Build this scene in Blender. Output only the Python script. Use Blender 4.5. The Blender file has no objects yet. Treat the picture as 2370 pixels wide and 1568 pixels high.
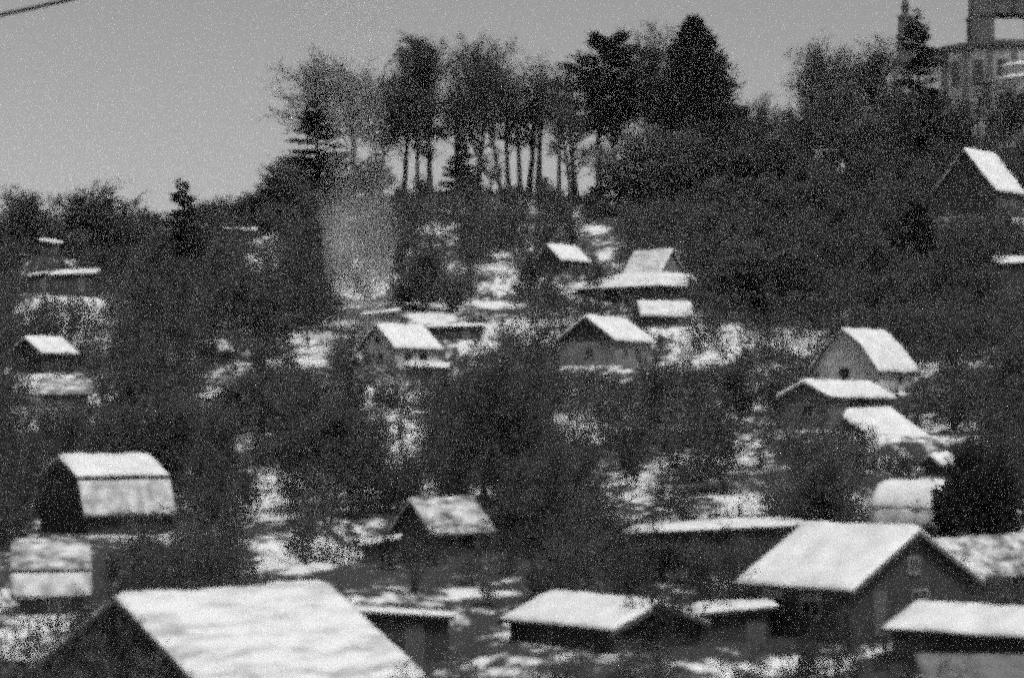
import bpy, math, random
import numpy as np
from mathutils import Vector
random.seed(7)
rng = np.random.default_rng(7)
R = math.radians
scene = bpy.context.scene
col = scene.collection

# ------------------------------------------------------------------ camera, sky, sun, exposure
FPX, CX, CY, HROW = 2310.0, 512.0, 338.5, 420.0      # focal length in pixels of the 1024 wide picture
PITCH = math.atan((HROW - CY) / FPX)
cam_d = bpy.data.cameras.new('camera')
cam = bpy.data.objects.new('camera', cam_d); col.objects.link(cam)
cam.rotation_euler = (R(90) + PITCH, 0, 0)
cam_d.sensor_width = 36.0
cam_d.lens = 36.0 * FPX / 1024.0
cam_d.clip_start = 1.0; cam_d.clip_end = 6000.0
cam_d.dof.use_dof = True
cam_d.dof.focus_distance = 340.0
cam_d.dof.aperture_fstop = 0.36
scene.camera = cam

SUN_EL, SUN_AZ = R(62), R(150)                        # azimuth measured from the view direction (+Y) clockwise
world = bpy.data.worlds.new('World'); scene.world = world; world.use_nodes = True
nt = world.node_tree; nt.nodes.clear()
w_out = nt.nodes.new('ShaderNodeOutputWorld'); w_bg = nt.nodes.new('ShaderNodeBackground')
w_sky = nt.nodes.new('ShaderNodeTexSky'); w_bw = nt.nodes.new('ShaderNodeRGBToBW')
w_sky.sky_type = 'NISHITA'; w_sky.sun_disc = False
w_sky.sun_elevation = SUN_EL; w_sky.sun_rotation = SUN_AZ
w_sky.air_density = 1.0; w_sky.dust_density = 1.2; w_sky.ozone_density = 1.0
nt.links.new(w_sky.outputs[0], w_bw.inputs[0]); nt.links.new(w_bw.outputs[0], w_bg.inputs['Color'])
w_bg.inputs['Strength'].default_value = 0.064
nt.links.new(w_bg.outputs[0], w_out.inputs['Surface'])
sun_d = bpy.data.lights.new('sun', 'SUN'); sun_d.energy = 1.85; sun_d.angle = R(12); sun_d.color = (1, 1, 1)
sun = bpy.data.objects.new('sun', sun_d); col.objects.link(sun)
sdir = Vector((math.sin(SUN_AZ) * math.cos(SUN_EL), math.cos(SUN_AZ) * math.cos(SUN_EL), math.sin(SUN_EL)))
sun.rotation_euler = sdir.to_track_quat('Z', 'Y').to_euler()
sun.location = (0, 0, 200)
vs = scene.view_settings
scene.display_settings.display_device = 'sRGB'
vs.view_transform = 'Standard'; vs.look = 'None'; vs.exposure = 0.5; vs.gamma = 1.0; vs.use_curve_mapping = False
cy = scene.cycles
cy.use_denoising = False
cy.pixel_filter_type = 'BLACKMAN_HARRIS'; cy.filter_width = 4.5
cy.use_adaptive_sampling = False
cy.use_sample_subset = True; cy.sample_offset = 0; cy.sample_subset_length = 6      # few samples: the grain of a fast film
cy.sample_clamp_indirect = 1.0; cy.sample_clamp_direct = 3.0
cy.max_bounces = 5; cy.diffuse_bounces = 3; cy.glossy_bounces = 2; cy.transparent_max_bounces = 4; cy.volume_bounces = 2
cy.caustics_reflective = False; cy.caustics_refractive = False

K = 1024.0 / 2370.0                                   # my measurements are in a 2370 pixel wide view of the photograph
ca, sa = math.cos(PITCH), math.sin(PITCH)
def P(px, py, d):
    """world point seen at (px, py) of the 2370 view, at distance d along +Y"""
    x = (px * K - CX) / FPX; v = -(py * K - CY) / FPX
    Y = ca - v * sa; Z = sa + v * ca
    return np.array([x * d / Y, d, Z * d / Y])
def project(p):
    f = p[..., 1] * ca + p[..., 2] * sa
    v = -p[..., 1] * sa + p[..., 2] * ca
    return np.stack([(CX + FPX * p[..., 0] / f) / K, (CY - FPX * v / f) / K], -1)

# ------------------------------------------------------------------ materials (all grey: the photograph is black and white)
def mat(name, c, rough=0.85, var=0.0, scale=4.0, bump=0.0, bscale=None, spec=0.2, stretch=None):
    m = bpy.data.materials.new(name); m.use_nodes = True
    n = m.node_tree; b = n.nodes['Principled BSDF']
    b.inputs['Base Color'].default_value = (c, c, c, 1)
    b.inputs['Roughness'].default_value = rough
    b.inputs['Specular IOR Level'].default_value = spec
    tc = n.nodes.new('ShaderNodeTexCoord'); src = tc.outputs['Object']
    if stretch:
        mp = n.nodes.new('ShaderNodeMapping'); mp.inputs['Scale'].default_value = stretch
        n.links.new(src, mp.inputs['Vector']); src = mp.outputs['Vector']
    if var:
        t = n.nodes.new('ShaderNodeTexNoise'); t.inputs['Scale'].default_value = scale; t.inputs['Detail'].default_value = 6
        n.links.new(src, t.inputs['Vector'])
        mr = n.nodes.new('ShaderNodeMapRange')
        mr.inputs['From Min'].default_value = .3; mr.inputs['From Max'].default_value = .7
        mr.inputs['To Min'].default_value = c * (1 - var); mr.inputs['To Max'].default_value = min(.9, c * (1 + var))
        n.links.new(t.outputs['Fac'], mr.inputs['Value']); n.links.new(mr.outputs[0], b.inputs['Base Color'])
    if bump:
        t = n.nodes.new('ShaderNodeTexNoise'); t.inputs['Scale'].default_value = bscale or scale * 3; t.inputs['Detail'].default_value = 4
        n.links.new(src, t.inputs['Vector'])
        bp = n.nodes.new('ShaderNodeBump'); bp.inputs['Strength'].default_value = bump; bp.inputs['Distance'].default_value = .08
        n.links.new(t.outputs['Fac'], bp.inputs['Height']); n.links.new(bp.outputs[0], b.inputs['Normal'])
    return m
M_SNOW = mat('snow', .76, .6, .13, .9, .5, 2.2)
def patchy(name, lo, hi, c0, c1, stretch):
    m = mat(name, .7, .7, .1, 2.0, .5, 2.4)
    n = m.node_tree; b = n.nodes['Principled BSDF']
    tc = n.nodes.new('ShaderNodeTexCoord'); mp = n.nodes.new('ShaderNodeMapping'); mp.inputs['Scale'].default_value = stretch
    t = n.nodes.new('ShaderNodeTexNoise'); t.inputs['Scale'].default_value = 1.0; t.inputs['Detail'].default_value = 7; t.inputs['Roughness'].default_value = .62
    n.links.new(tc.outputs['Object'], mp.inputs['Vector']); n.links.new(mp.outputs[0], t.inputs['Vector'])
    rp = n.nodes.new('ShaderNodeValToRGB'); e = rp.color_ramp.elements
    e[0].position, e[1].position = lo, hi; e[0].color = (c0, c0, c0, 1); e[1].color = (c1, c1, c1, 1)
    n.links.new(t.outputs['Fac'], rp.inputs[0]); n.links.new(rp.outputs[0], b.inputs['Base Color'])
    return m
M_SNOW_PATCHY = patchy('patchy_snow', .3, .54, .3, .76, (.4, 1.9, 1.9))
M_SNOW_WORN = patchy('worn_snow', .4, .62, .1, .72, (.8, 1.8, 1.8))
M_SNOW_THIN_SHADED = mat('thin_shaded_snow', .5, .7, .45, 1.6, .3, 3.0)  # also on the barrel roof's lower curve, where its grey paints shade
M_DARKWOOD = mat('dark_wood', .05, .8, .35, 2.0, .5, 6, stretch=(6, 6, .6))
M_MIDWOOD = mat('weathered_wood', .11, .8, .35, 2.0, .5, 6, stretch=(6, 6, .6))
M_PALEWALL = mat('pale_wall', .5, .9, .2, 1.5, .2, 8)
M_GREYWALL = mat('grey_wall', .2, .9, .25, 1.5, .2, 8)
M_ROOF = mat('tarred_roof', .045, .8, .3, 3.0, .3, 8)
M_FRAME = mat('painted_frame', .24, .6, .1, 5)
M_GLASS = mat('window_glass', .02, .08, spec=.6)
M_BRICK = mat('chimney_brick', .12, .9, .4, 6, .5, 14)
M_BARK = mat('bark', .05, .95, .3, 3, .6, 10, stretch=(5, 5, 1))
M_TWIG = mat('twig', .085, .95, .25, .8)
M_TWIGDARK = mat('dark_twig', .045, .95, .25, .8)
M_TWIGPALE = mat('pale_twig', .14, .95, .25, .8)
M_NEEDLE = mat('needles', .026, .9, .5, 1.2)
M_PLASTER = mat('church_plaster', .36, .9, .25, .4, .15, 3)
M_STONE = mat('church_stone', .1, .9, .25, .8, .2, 4)
M_METAL = mat('dark_sheet_metal', .05, .5, .2, 2)
M_GREYMETAL = mat('grey_sheet_metal', .16, .6, .3, 1.2, .2, 5)
M_CABLE = mat('cable_rubber', .02, .6)

# ------------------------------------------------------------------ mesh helpers
def new_mesh(name, V, F, m, smooth=False):
    me = bpy.data.meshes.new(name)
    me.from_pydata([tuple(map(float, v)) for v in V], [], [tuple(map(int, f)) for f in F])
    me.materials.append(m)
    if smooth: me.polygons.foreach_set('use_smooth', [True] * len(me.polygons))
    me.update()
    return me
def np_mesh(name, V, Q, m, n=4, smooth=False):
    """fast mesh from an (N,3) vertex array and an (M,n) face array"""
    me = bpy.data.meshes.new(name)
    V = np.ascontiguousarray(V, np.float32); Q = np.ascontiguousarray(Q, np.int32)
    me.vertices.add(len(V)); me.vertices.foreach_set('co', V.ravel())
    me.loops.add(Q.size); me.loops.foreach_set('vertex_index', Q.ravel())
    me.polygons.add(len(Q)); me.polygons.foreach_set('loop_start', np.arange(0, Q.size, n, dtype=np.int32))
    if smooth: me.polygons.foreach_set('use_smooth', np.ones(len(Q), bool))
    me.materials.append(m); me.update(calc_edges=True); me.validate()
    return me
def obj(name, me, parent=None, loc=None):
    o = bpy.data.objects.new(name, me); col.objects.link(o)
    if parent: o.parent = parent
    if loc is not None: o.location = loc
    return o
def thing(name, label, cat, loc, rz=0.0, group=None):
    o = bpy.data.objects.new(name, None); col.objects.link(o); o.empty_display_size = .5
    o.location = loc; o.rotation_euler = (0, 0, rz)
    o['label'] = label; o['category'] = cat
    if group: o['group'] = group
    return o
class MB:
    def __init__(s): s.V = []; s.F = []
    def box(s, x0, x1, y0, y1, z0, z1):
        b = len(s.V)
        s.V += [(x0, y0, z0), (x1, y0, z0), (x1, y1, z0), (x0, y1, z0), (x0, y0, z1), (x1, y0, z1), (x1, y1, z1), (x0, y1, z1)]
        s.F += [tuple(b + i for i in f) for f in ((0, 3, 2, 1), (4, 5, 6, 7), (0, 1, 5, 4), (1, 2, 6, 5), (2, 3, 7, 6), (3, 0, 4, 7))]
        return s
    def prism_x(s, poly, x0, x1):
        """polygon of (y, z) extruded along x"""
        b = len(s.V); n = len(poly)
        s.V += [(x0, y, z) for y, z in poly] + [(x1, y, z) for y, z in poly]
        s.F += [tuple(range(b + n - 1, b - 1, -1)), tuple(range(b + n, b + 2 * n))]
        s.F += [(b + i, b + (i + 1) % n, b + n + (i + 1) % n, b + n + i) for i in range(n)]
        return s
    def lathe(s, prof, cx=0, cy=0, n=16, a0=0, a1=2 * math.pi):
        b = len(s.V); full = abs(a1 - a0 - 2 * math.pi) < 1e-6; k = n if full else n + 1
        for r, z in prof:
            for i in range(k):
                a = a0 + (a1 - a0) * i / n
                s.V.append((cx + r * math.cos(a), cy + r * math.sin(a), z))
        for j in range(len(prof) - 1):
            for i in range(n):
                i2 = (i + 1) % k
                s.F.append((b + j * k + i, b + j * k + i2, b + (j + 1) * k + i2, b + (j + 1) * k + i))
        s.F.append(tuple(b + (len(prof) - 1) * k + i for i in range(k)))
        return s
    def build(s, name, m, parent=None, smooth=False):
        return obj(name, new_mesh(name, s.V, s.F, m, smooth), parent)

# ------------------------------------------------------------------ houses: fitted to the four roof corners at a chosen distance
HOUSES = []          # specs
def house(**k): HOUSES.append(k)
# corners: ridge left, ridge right, eave right, eave left (2370 view); s=+1 slope faces camera-right, -1 camera-left
house(id='A', ref='the big snowy-roofed cabin with the dark gable', c=[(1868,1208),(2118,1212),(1980,1356),(1690,1338)], d=105, th=48, s=-1, wh=2.3, wall=M_DARKWOOD,
      label='large dark timber cabin with smooth thick snow on its roof and a black gable', win=1, chim=0)
house(id='B', ref='the cabin half hidden behind the black gable', c=[(2110,1232),(2420,1240),(2480,1338),(2217,1310)], d=119, th=48, s=1, wh=2.2, wall=M_DARKWOOD,
      label='dark cabin with branch-streaked snowy roof tucked behind the big cabin with black gable', win=0, chim=0)
house(id='C', ref='the long low shed with the stepped snowy eave', c=[(2117,1391),(2470,1400),(2400,1462),(2037,1447)], d=97, th=40, s=-1, wh=1.5, wall=M_DARKWOOD,
      label='long low dark shed with a thick snow roof below the black gable', win=0, chim=0, cat='shed', name='garden_shed')
house(id='D', ref='the barrel-roofed hut', c=[(2057,1109),(2185,1109),(2180,1205),(2000,1209)], d=141, th=35, s=-1, wh=1.2, wall=M_DARKWOOD, barrel=1,
      label='small hut with a rounded barrel roof under snow beside a black evergreen bush', win=0, chim=0, cat='hut', name='garden_hut')
house(id='E', ref='the tiny shed above the barrel-roofed hut', c=[(2150,1044),(2195,1042),(2222,1056),(2180,1080)], d=168, th=42, s=1, wh=1.6, wall=M_DARKWOOD,
      label='tiny shed showing only a small diamond of snow above the barrel-roofed hut', win=0, chim=0, cat='shed', name='garden_shed')
house(id='F', ref='the cabin with the shallow snowy roof and lean-to', c=[(1858,872),(2015,884),(2078,913),(1925,912)], d=190, th=58, s=1, wh=2.7, wall=M_MIDWOOD,
      label='weathered cabin with shallow snowy roof standing directly above a snowy lean-to', win=1, chim=0)
house(id='H', ref='the pale-gabled cabin', c=[(1950,758),(2045,760),(2085,792),(1990,790)], d=225, th=52, s=1, wh=1.9, wall=M_PALEWALL, low=(42, 64),
      label='cabin with a broad pale gable under a snowy double-pitched roof', win=0, chim=0)
house(id='I', ref='the dark-gabled cabin with the pale door', c=[(1350,728),(1452,732),(1515,783),(1430,785)], d=240, th=58, s=1, wh=2.8, wall=M_GREYWALL, gable=M_DARKWOOD,
      label='cabin with a black triangular gable over paler walls and a pale door', win=1, chim=0, paledoor=1)
house(id='J', ref='the cabin beside the smoke', c=[(870,748),(980,745),(1026,802),(915,801)], d=245, th=45, s=1, wh=2.6, wall=M_PALEWALL,
      label='pale-walled cabin with a steep snowy roof standing beside the rising smoke', win=1, chim=1)  # the smoke's upper column stands in for a window reflection
house(id='K', ref='the small hut below the tall trunks', c=[(1265,565),(1335,563),(1370,600),(1300,600)], d=310, th=45, s=1, wh=2.0, wall=M_DARKWOOD,
      label='small dark hut with a clean white roof below the row of tall trunks', win=0, chim=0, cat='hut', name='garden_hut')
house(id='L', ref='the steep-roofed house with the skirt roof', c=[(1465,578),(1558,570),(1525,642),(1435,636)], d=295, th=45, s=-1, wh=2.3, wall=M_DARKWOOD, gable=M_GREYWALL, skirt=1,
      label='dark house with a steep snowy upper roof and a wide flared skirt roof', win=0, chim=0)
house(id='M', ref='the shed under the steep-roofed house', c=[(1475,694),(1600,690),(1606,724),(1482,730)], d=268, th=14, s=1, wh=1.8, wall=M_DARKWOOD,
      label='low shed with a branch-mottled snow roof just below the house with skirt roof', win=0, chim=0, cat='shed', name='garden_shed')
house(id='N', ref='the tall steep-roofed house under the church', c=[(2230,341),(2302,346),(2374,444),(2305,442)], d=330, th=46, s=1, wh=3.2, wall=M_DARKWOOD,
      label='tall dark house with one steep bright roof slope, standing below the church', win=1, chim=0)
house(id='P', ref='the little cabin by the snowy clearing', c=[(58,774),(142,778),(188,813),(95,810)], d=240, th=48, s=1, wh=2.2, wall=M_DARKWOOD,
      label='little dark cabin with a bright slanting roof below the snowy garden clearing', win=0, chim=0)
house(id='Q', ref='the half-buried hut among bushes', c=[(480,785),(528,783),(552,806),(510,808)], d=245, th=48, s=1, wh=1.8, wall=M_DARKWOOD,
      label='very small hut whose mottled snow roof peeps out of dark bushes', win=0, chim=0, cat='hut', name='garden_hut')
house(id='G', ref='the mansard-roofed cabin', c=[(130,1056),(350,1038),(388,1088),(185,1098)], d=140, th=36, s=1, wh=1.6, wall=M_DARKWOOD, low=(24, 86),
      label='cabin with a two-tier mansard roof, bright snow above and greyer snow below', win=0, chim=0)
house(id='T', ref='the round-shouldered cabin', c=[(40,1254),(195,1243),(222,1306),(15,1312)], d=114, th=12, s=1, wh=1.7, wall=M_DARKWOOD, low=(6, 56),
      label='cabin with a round-shouldered mansard roof half veiled by twigs beside the big barn roof', win=0, chim=0)
house(id='U', ref='the huge snowy barn roof', c=[(285,1369),(742,1343),(965,1530),(430,1545)], d=91, th=44, s=1, wh=1.6, wall=M_DARKWOOD, ext=1.35,
      label='barn with a huge snow-covered roof, the largest of all the roofs', win=0, chim=0, cat='barn', name='barn')
house(id='W', ref='the low white roof between the barn and the big cabin', c=[(1270,1376),(1530,1371),(1420,1450),(1150,1418)], d=100, th=48, s=-1, wh=1.0, wall=M_DARKWOOD,
      label='low shed drowned in snow between the barn and the big cabin', win=0, chim=0, cat='shed', name='garden_shed')
house(id='Y', ref='the twig-streaked cabin', c=[(950,1148),(1095,1144),(1150,1226),(1000,1229)], d=134, th=42, s=1, wh=2.9, wall=M_DARKWOOD,
      label='dark-walled cabin with a twig-streaked snow roof and a small lean-to against its gable', win=0, chim=0)
house(id='S', ref='the low shed under the little cabin', c=[(110,876),(205,872),(218,902),(70,908)], d=212, th=10, s=1, wh=1.4, wall=M_GREYWALL,
      label='low grey shed with patchy snow below the little cabin by the clearing', win=0, chim=0, cat='shed', name='garden_shed')
FLATS = []
def flat(**k): FLATS.append(k)
# flat or lean-to roofs: front edge left and right, height of the visible strip, distance, true depth
flat(id='f2', ref='the snowy lean-to', a=(2030,1018), b=(2168,1016), strip=86, d=183, dep=3.6, wh=1.7, skew=-92, wall=M_DARKWOOD,
     label='lean-to with one bright sloping snow roof below the shallow-roofed cabin', name='lean_to', cat='lean-to')
flat(id='V', t=.11, ref='the black shed beside the barn', a=(748,1402), b=(1050,1420), strip=11, d=99, dep=3.2, wh=2.2, skew=0, wall=M_DARKWOOD,
     label='black flat-roofed shed with a thin snow edge butting against the barn', name='garden_shed', cat='shed')
flat(id='X', ref='the flat white roof beside the big cabin', a=(1610,1412), b=(1800,1392), strip=27, d=101, dep=3.4, wh=1.4, skew=0, wall=M_DARKWOOD,
     label='flat-roofed shed under a blade of snow beside the big black-gabled cabin', name='garden_shed', cat='shed')
flat(id='Y2', t=.14, ref='the low black lean-to', a=(824,1258), b=(925,1238), strip=13, d=127, dep=2.6, wh=2.2, skew=0, wall=M_DARKWOOD,
     label='low black lean-to with a sloping blade of snow beside the twig-streaked cabin', name='lean_to', cat='lean-to')
flat(id='Z', ref='the long roof sliver', a=(1440,1226), b=(1862,1206), strip=24, d=124, dep=4.2, wh=2.2, skew=30, wall=M_DARKWOOD,
     label='very long low shed with a tapering sliver of snow behind the big cabin', name='garden_shed', cat='shed')
flat(id='J2', ref='the small roof under the plume-side cabin', a=(935,842), b=(1040,846), strip=15, d=233, dep=2.4, wh=1.6, skew=0, wall=M_DARKWOOD,
     label='small shed with a lens of snow just below the cabin beside the pale plume', name='garden_shed', cat='shed')
flat(id='J3', ref='the thin roof edge beyond the plume-side cabin', a=(985,752), b=(1122,749), strip=7, d=262, dep=3.0, wh=1.8, skew=0, wall=M_DARKWOOD,
     label='dark shed with a hairline of snow running out behind the pale-walled cabin', name='garden_shed', cat='shed')
flat(id='J4', ref='the roof edge inside the pale plume', a=(835,724), b=(925,714), strip=7, d=266, dep=3.0, wh=1.8, skew=0, wall=M_GREYWALL,
     label='grey shed with a bright roof edge seen through the pale plume', name='garden_shed', cat='shed')
flat(id='Rr', ref='the long thin roof on the upper terrace', a=(112,632), b=(222,627), strip=11, d=290, dep=3.2, wh=2.4, skew=0, wall=M_DARKWOOD,
     label='long terrace shed with a bright thin roof edge and one pale post', name='garden_shed', cat='shed', post=1)
flat(id='Rq', ref='the low roof beside the terrace shed', a=(60,634), b=(108,628), strip=5, d=292, dep=2.4, wh=1.8, skew=0, wall=M_DARKWOOD,
     label='small dark shed with a sloping snow line next to the terrace shed', name='garden_shed', cat='shed')
flat(id='R3', ref='the topmost strip under the round trees', a=(88,552), b=(142,560), strip=6, d=335, dep=2.4, wh=1.6, skew=0, wall=M_DARKWOOD,
     label='tiny dark shed with a snow strip under the round trees on the low skyline', name='garden_shed', cat='shed')
flat(id='R4', ref='the far shed left of the pale plume', a=(515,527), b=(592,529), strip=7, d=350, dep=2.4, wh=1.6, skew=0, wall=M_DARKWOOD,
     label='far dark shed with a broken snow line between the pointed spruce and pale plume', name='garden_shed', cat='shed')
flat(id='O', ref='the bright roof strip at the edge of the wood', a=(2305,604), b=(2420,602), strip=16, d=255, dep=3.0, wh=2.2, skew=0, wall=M_DARKWOOD,
     label='dark shed with a bright level roof strip deep in the wood under the steep-roofed house', name='garden_shed', cat='shed')
flat(id='K2', ref='the snow terrace edge among the trunks', a=(1362,433), b=(1418,431), strip=6, d=392, dep=2.4, wh=1.2, skew=0, wall=M_DARKWOOD,
     label='tiny hut with a snow line standing among the tall trunks on the crest', name='garden_hut', cat='hut')
flat(id='Cf', ref='the grey sheet roof', a=(2150,1600), b=(2480,1604), strip=118, d=84, dep=4.6, wh=1.4, skew=20, wall=M_DARKWOOD, snow=M_GREYMETAL,
     label='low shed with a bare grey sheet roof below the long low snowy shed', name='garden_shed', cat='shed')

# fit gable houses
for h in HOUSES:
    th, s, d = R(h['th']), h['s'], h['d']
    tgt = np.array(h['c'], float)
    u = np.array([math.cos(th), math.sin(th) * s, 0])           # from left ridge end to right ridge end
    n = np.array([math.sin(th) * s, -math.cos(th), 0])          # horizontal direction the visible slope faces
    a = (P(*tgt[0], d) + P(*tgt[1], d)) / 2
    px = d * K / FPX
    def corners(q):
        x, z, L, w, hh = q
        c = np.array([x, d, z])
        rl, rr = c - u * L / 2, c + u * L / 2
        dn = n * w + np.array([0, 0, -hh])
        return np.array([rl, rr, rr + dn, rl + dn])
    q = np.array([a[0], a[2], 5.0, 2.5, 2.0])
    for it in range(30):
        r0 = (project(corners(q)) - tgt).ravel()
        J = np.zeros((8, 5))
        for i in range(5):
            e = np.zeros(5); e[i] = 1e-3
            J[:, i] = ((project(corners(q + e)) - tgt).ravel() - r0) / 1e-3
        # keep the pitch believable: pull the half span towards h / tan(38 deg)
        reg = np.array([[0, 0, 0, 1.0, -1 / math.tan(R(38))]]) * 4
        rr_ = np.array([(q[3] - q[4] / math.tan(R(38)))]) * 4
        q = q - np.linalg.lstsq(np.vstack([J, reg]), np.concatenate([r0, rr_]), rcond=None)[0]
    res = np.abs((project(corners(q)) - tgt)).max()
    h['x'], h['zr'], h['L'], h['w'], h['h'] = q
    h['rot'] = th * s; h['u'] = u; h['n'] = n
    h['wt'], h['ht'] = h['w'], h['h']
    if 'low' in h:
        h['w2'] = max(.1, h['low'][0] * px / abs(math.sin(th)) * .9); h['h2'] = h['low'][1] * px
        h['wt'] += h['w2']; h['ht'] += h['h2']
    h['L'] *= h.get('ext', 1.0) if False else 1.0
    h['zb'] = h['zr'] - h['ht'] - h['wh']
    if h.get('skirt'): h['zb'] -= 1.4
    print('house', h['id'], 'L %.1f span %.1f rise %.1f res %.1f px  base z %.1f' % (h['L'], 2 * h['wt'], h['ht'], res, h['zb']))
for f in FLATS:
    A, B = P(*f['a'], f['d']), P(*f['b'], f['d'])
    f['A'], f['B'] = A, B
    f['zb'] = min(A[2], B[2]) - f['wh']

# ------------------------------------------------------------------ terrain
ROWS = np.array([760, 677, 600, 500, 400, 300, 240, 196.0]); DEP = np.array([80, 95, 110, 150, 215, 290, 340, 400.0])
ZP = (HROW - ROWS) / FPX * DEP
PY = np.concatenate([[-50, 20, 60], DEP, [430, 520, 700, 6000]]); PZ = np.concatenate([[-14, -14, -13], ZP, [41, 33, 20, 10]])
pads = []
for h in HOUSES: pads.append((h['x'] + 0, h['d'] + h['n'][1] * .3, h['zb'], max(4.5, .75 * h['L'])))
for f in FLATS: pads.append(((f['A'][0] + f['B'][0]) / 2, f['d'] + f['dep'] / 2, f['zb'], max(3.5, .6 * abs(f['B'][0] - f['A'][0]))))
pads = np.array(pads)
def vnoise(x, y, s, seed):
    g = np.random.default_rng(seed).random((128, 128))
    X = np.asarray(x) / s + 57.3; Y = np.asarray(y) / s + 23.1
    xi = np.floor(X).astype(int); yi = np.floor(Y).astype(int); fx = X - xi; fy = Y - yi
    fx = fx * fx * (3 - 2 * fx); fy = fy * fy * (3 - 2 * fy)
    g_ = lambda i, j: g[i % 128, j % 128]
    return (g_(xi, yi) * (1 - fx) + g_(xi + 1, yi) * fx) * (1 - fy) + (g_(xi, yi + 1) * (1 - fx) + g_(xi + 1, yi + 1) * fx) * fy - .5
def ground(x, y):
    x = np.asarray(x, float); y = np.asarray(y, float)
    z = np.interp(y, PY, PZ)
    t = np.clip((y - 200) / 200, 0, 1)
    left = np.clip((-28 - x) / 35, 0, 1); right = np.clip((x - 30) / 40, 0, 1)
    z = z - t * 8.0 * left * left * (3 - 2 * left) + t * 7.0 * right * right * (3 - 2 * right)
    z = z + vnoise(x, y, 22, 1) * 1.2 + vnoise(x, y, 7, 2) * .5
    eps = .12
    num = eps * z; den = np.full_like(z, eps)
    for px_, py_, pz_, pr in pads:
        w = np.exp(-(((x - px_) ** 2 + (y - py_) ** 2) / (pr * pr)) ** 1.5)
        num += w * pz_; den += w
    return num / den
def gz(x, y): return float(ground(np.array([x]), np.array([y]))[0])

gx = np.concatenate([[-2500, -1200, -600, -350, -220], np.arange(-150, 150.1, 1.25), [220, 350, 600, 1200, 2500]])
gy = np.concatenate([[-60, -20, 10, 30, 45, 60], np.arange(70, 460, 1.25), [480, 520, 600, 800, 1200, 2000, 3500]])
GX, GY = np.meshgrid(gx, gy)
GZ = ground(GX, GY)
nx, ny = len(gx), len(gy)
V = np.stack([GX, GY, GZ], -1).reshape(-1, 3)
I = np.arange(nx * ny).reshape(ny, nx)
Q = np.stack([I[:-1, :-1], I[:-1, 1:], I[1:, 1:], I[1:, :-1]], -1).reshape(-1, 4)

# open snow: garden clearings seen in the photograph (centre x, y of the 2370 view, half width, half height)
CLEAR = [(1640,785,88,62),(1360,1005,75,22),(715,825,55,22),(160,730,110,55),(1330,1300,0,0),(1010,530,30,16),(1170,645,14,18),(830,640,70,50),
         (620,600,40,18),(1385,532,26,10),(1850,790,60,35),(640,1150,60,60),(930,1000,35,70),(700,1290,110,40),(1080,1372,50,14),(1740,1165,70,30),
         (2300,1270,90,40),(1210,755,35,22),(1560,1060,34,16),(1190,1330,30,18),(1560,1420,40,25),(120,890,60,30),(1000,735,60,14),(1100,800,40,16),
         (1470,1110,30,16),(2170,310,30,25),(1960,460,30,12),(1930,190,0,0),(500,910,30,20),(100,1480,110,60),(930,1500,40,22),(1120,1535,70,14),
         (1230,1470,60,16),(1780,1540,200,20),(1400,590,20,14),(1150,705,60,9)]
PC = project(np.stack([GX, GY, GZ], -1))
snow = np.zeros_like(GX)
for cx_, cy_, rx_, ry_ in CLEAR:
    if rx_ == 0: continue
    e = ((PC[..., 0] - cx_) / rx_) ** 2 + ((PC[..., 1] - cy_) / ry_) ** 2
    snow = np.maximum(snow, np.clip(1.5 - e, 0, 1))
snow = np.where(GY > 60, snow, 0)
nz = vnoise(GX, GY, 6, 5) + .6 * vnoise(GX, GY, 2.6, 6)
snow = np.clip(snow * .52 + nz * .6 + .2, 0, 1)
for cx_, cy_, rx_, ry_ in ((1090, 1300, 190, 58), (1430, 1285, 280, 62), (900, 1450, 130, 50), (1650, 1490, 180, 40), (2250, 700, 200, 90)):     # less snow cover in these ellipses, so darker ground
    e = ((PC[..., 0] - cx_) / rx_) ** 2 + ((PC[..., 1] - cy_) / ry_) ** 2
    snow = np.where(GY > 60, np.maximum(snow - .55 * np.clip(1.5 - e, 0, 1), 0), snow)
snow = np.where(GY > 425, .9, snow)
gme = np_mesh('ground', V, Q, mat('tmp', .5), smooth=True)
at = gme.attributes.new('snow_cover', 'FLOAT', 'POINT'); at.data.foreach_set('value', snow.astype(np.float32).ravel())
gm = bpy.data.materials.new('snowy_ground'); gm.use_nodes = True
n_ = gm.node_tree; b_ = n_.nodes['Principled BSDF']; b_.inputs['Roughness'].default_value = .8; b_.inputs['Specular IOR Level'].default_value = .2
a_ = n_.nodes.new('ShaderNodeAttribute'); a_.attribute_name = 'snow_cover'
t_ = n_.nodes.new('ShaderNodeTexNoise'); t_.inputs['Scale'].default_value = .9; t_.inputs['Detail'].default_value = 7
tc_ = n_.nodes.new('ShaderNodeTexCoord'); n_.links.new(tc_.outputs['Object'], t_.inputs['Vector'])
mx = n_.nodes.new('ShaderNodeMapRange'); mx.inputs['From Min'].default_value = .25; mx.inputs['From Max'].default_value = .75; mx.inputs['To Min'].default_value = .1; mx.inputs['To Max'].default_value = .95
n_.links.new(t_.outputs['Fac'], mx.inputs[0])
ad = n_.nodes.new('ShaderNodeMath'); ad.operation = 'ADD'; n_.links.new(a_.outputs['Fac'], ad.inputs[0]); n_.links.new(mx.outputs[0], ad.inputs[1])
rp = n_.nodes.new('ShaderNodeValToRGB'); rp.color_ramp.elements[0].position = .74; rp.color_ramp.elements[1].position = 1.0
rp.color_ramp.elements[0].color = (.045, .045, .045, 1); rp.color_ramp.elements[1].color = (.78, .78, .78, 1)
n_.links.new(ad.outputs[0], rp.inputs[0]); n_.links.new(rp.outputs[0], b_.inputs['Base Color'])
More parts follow.
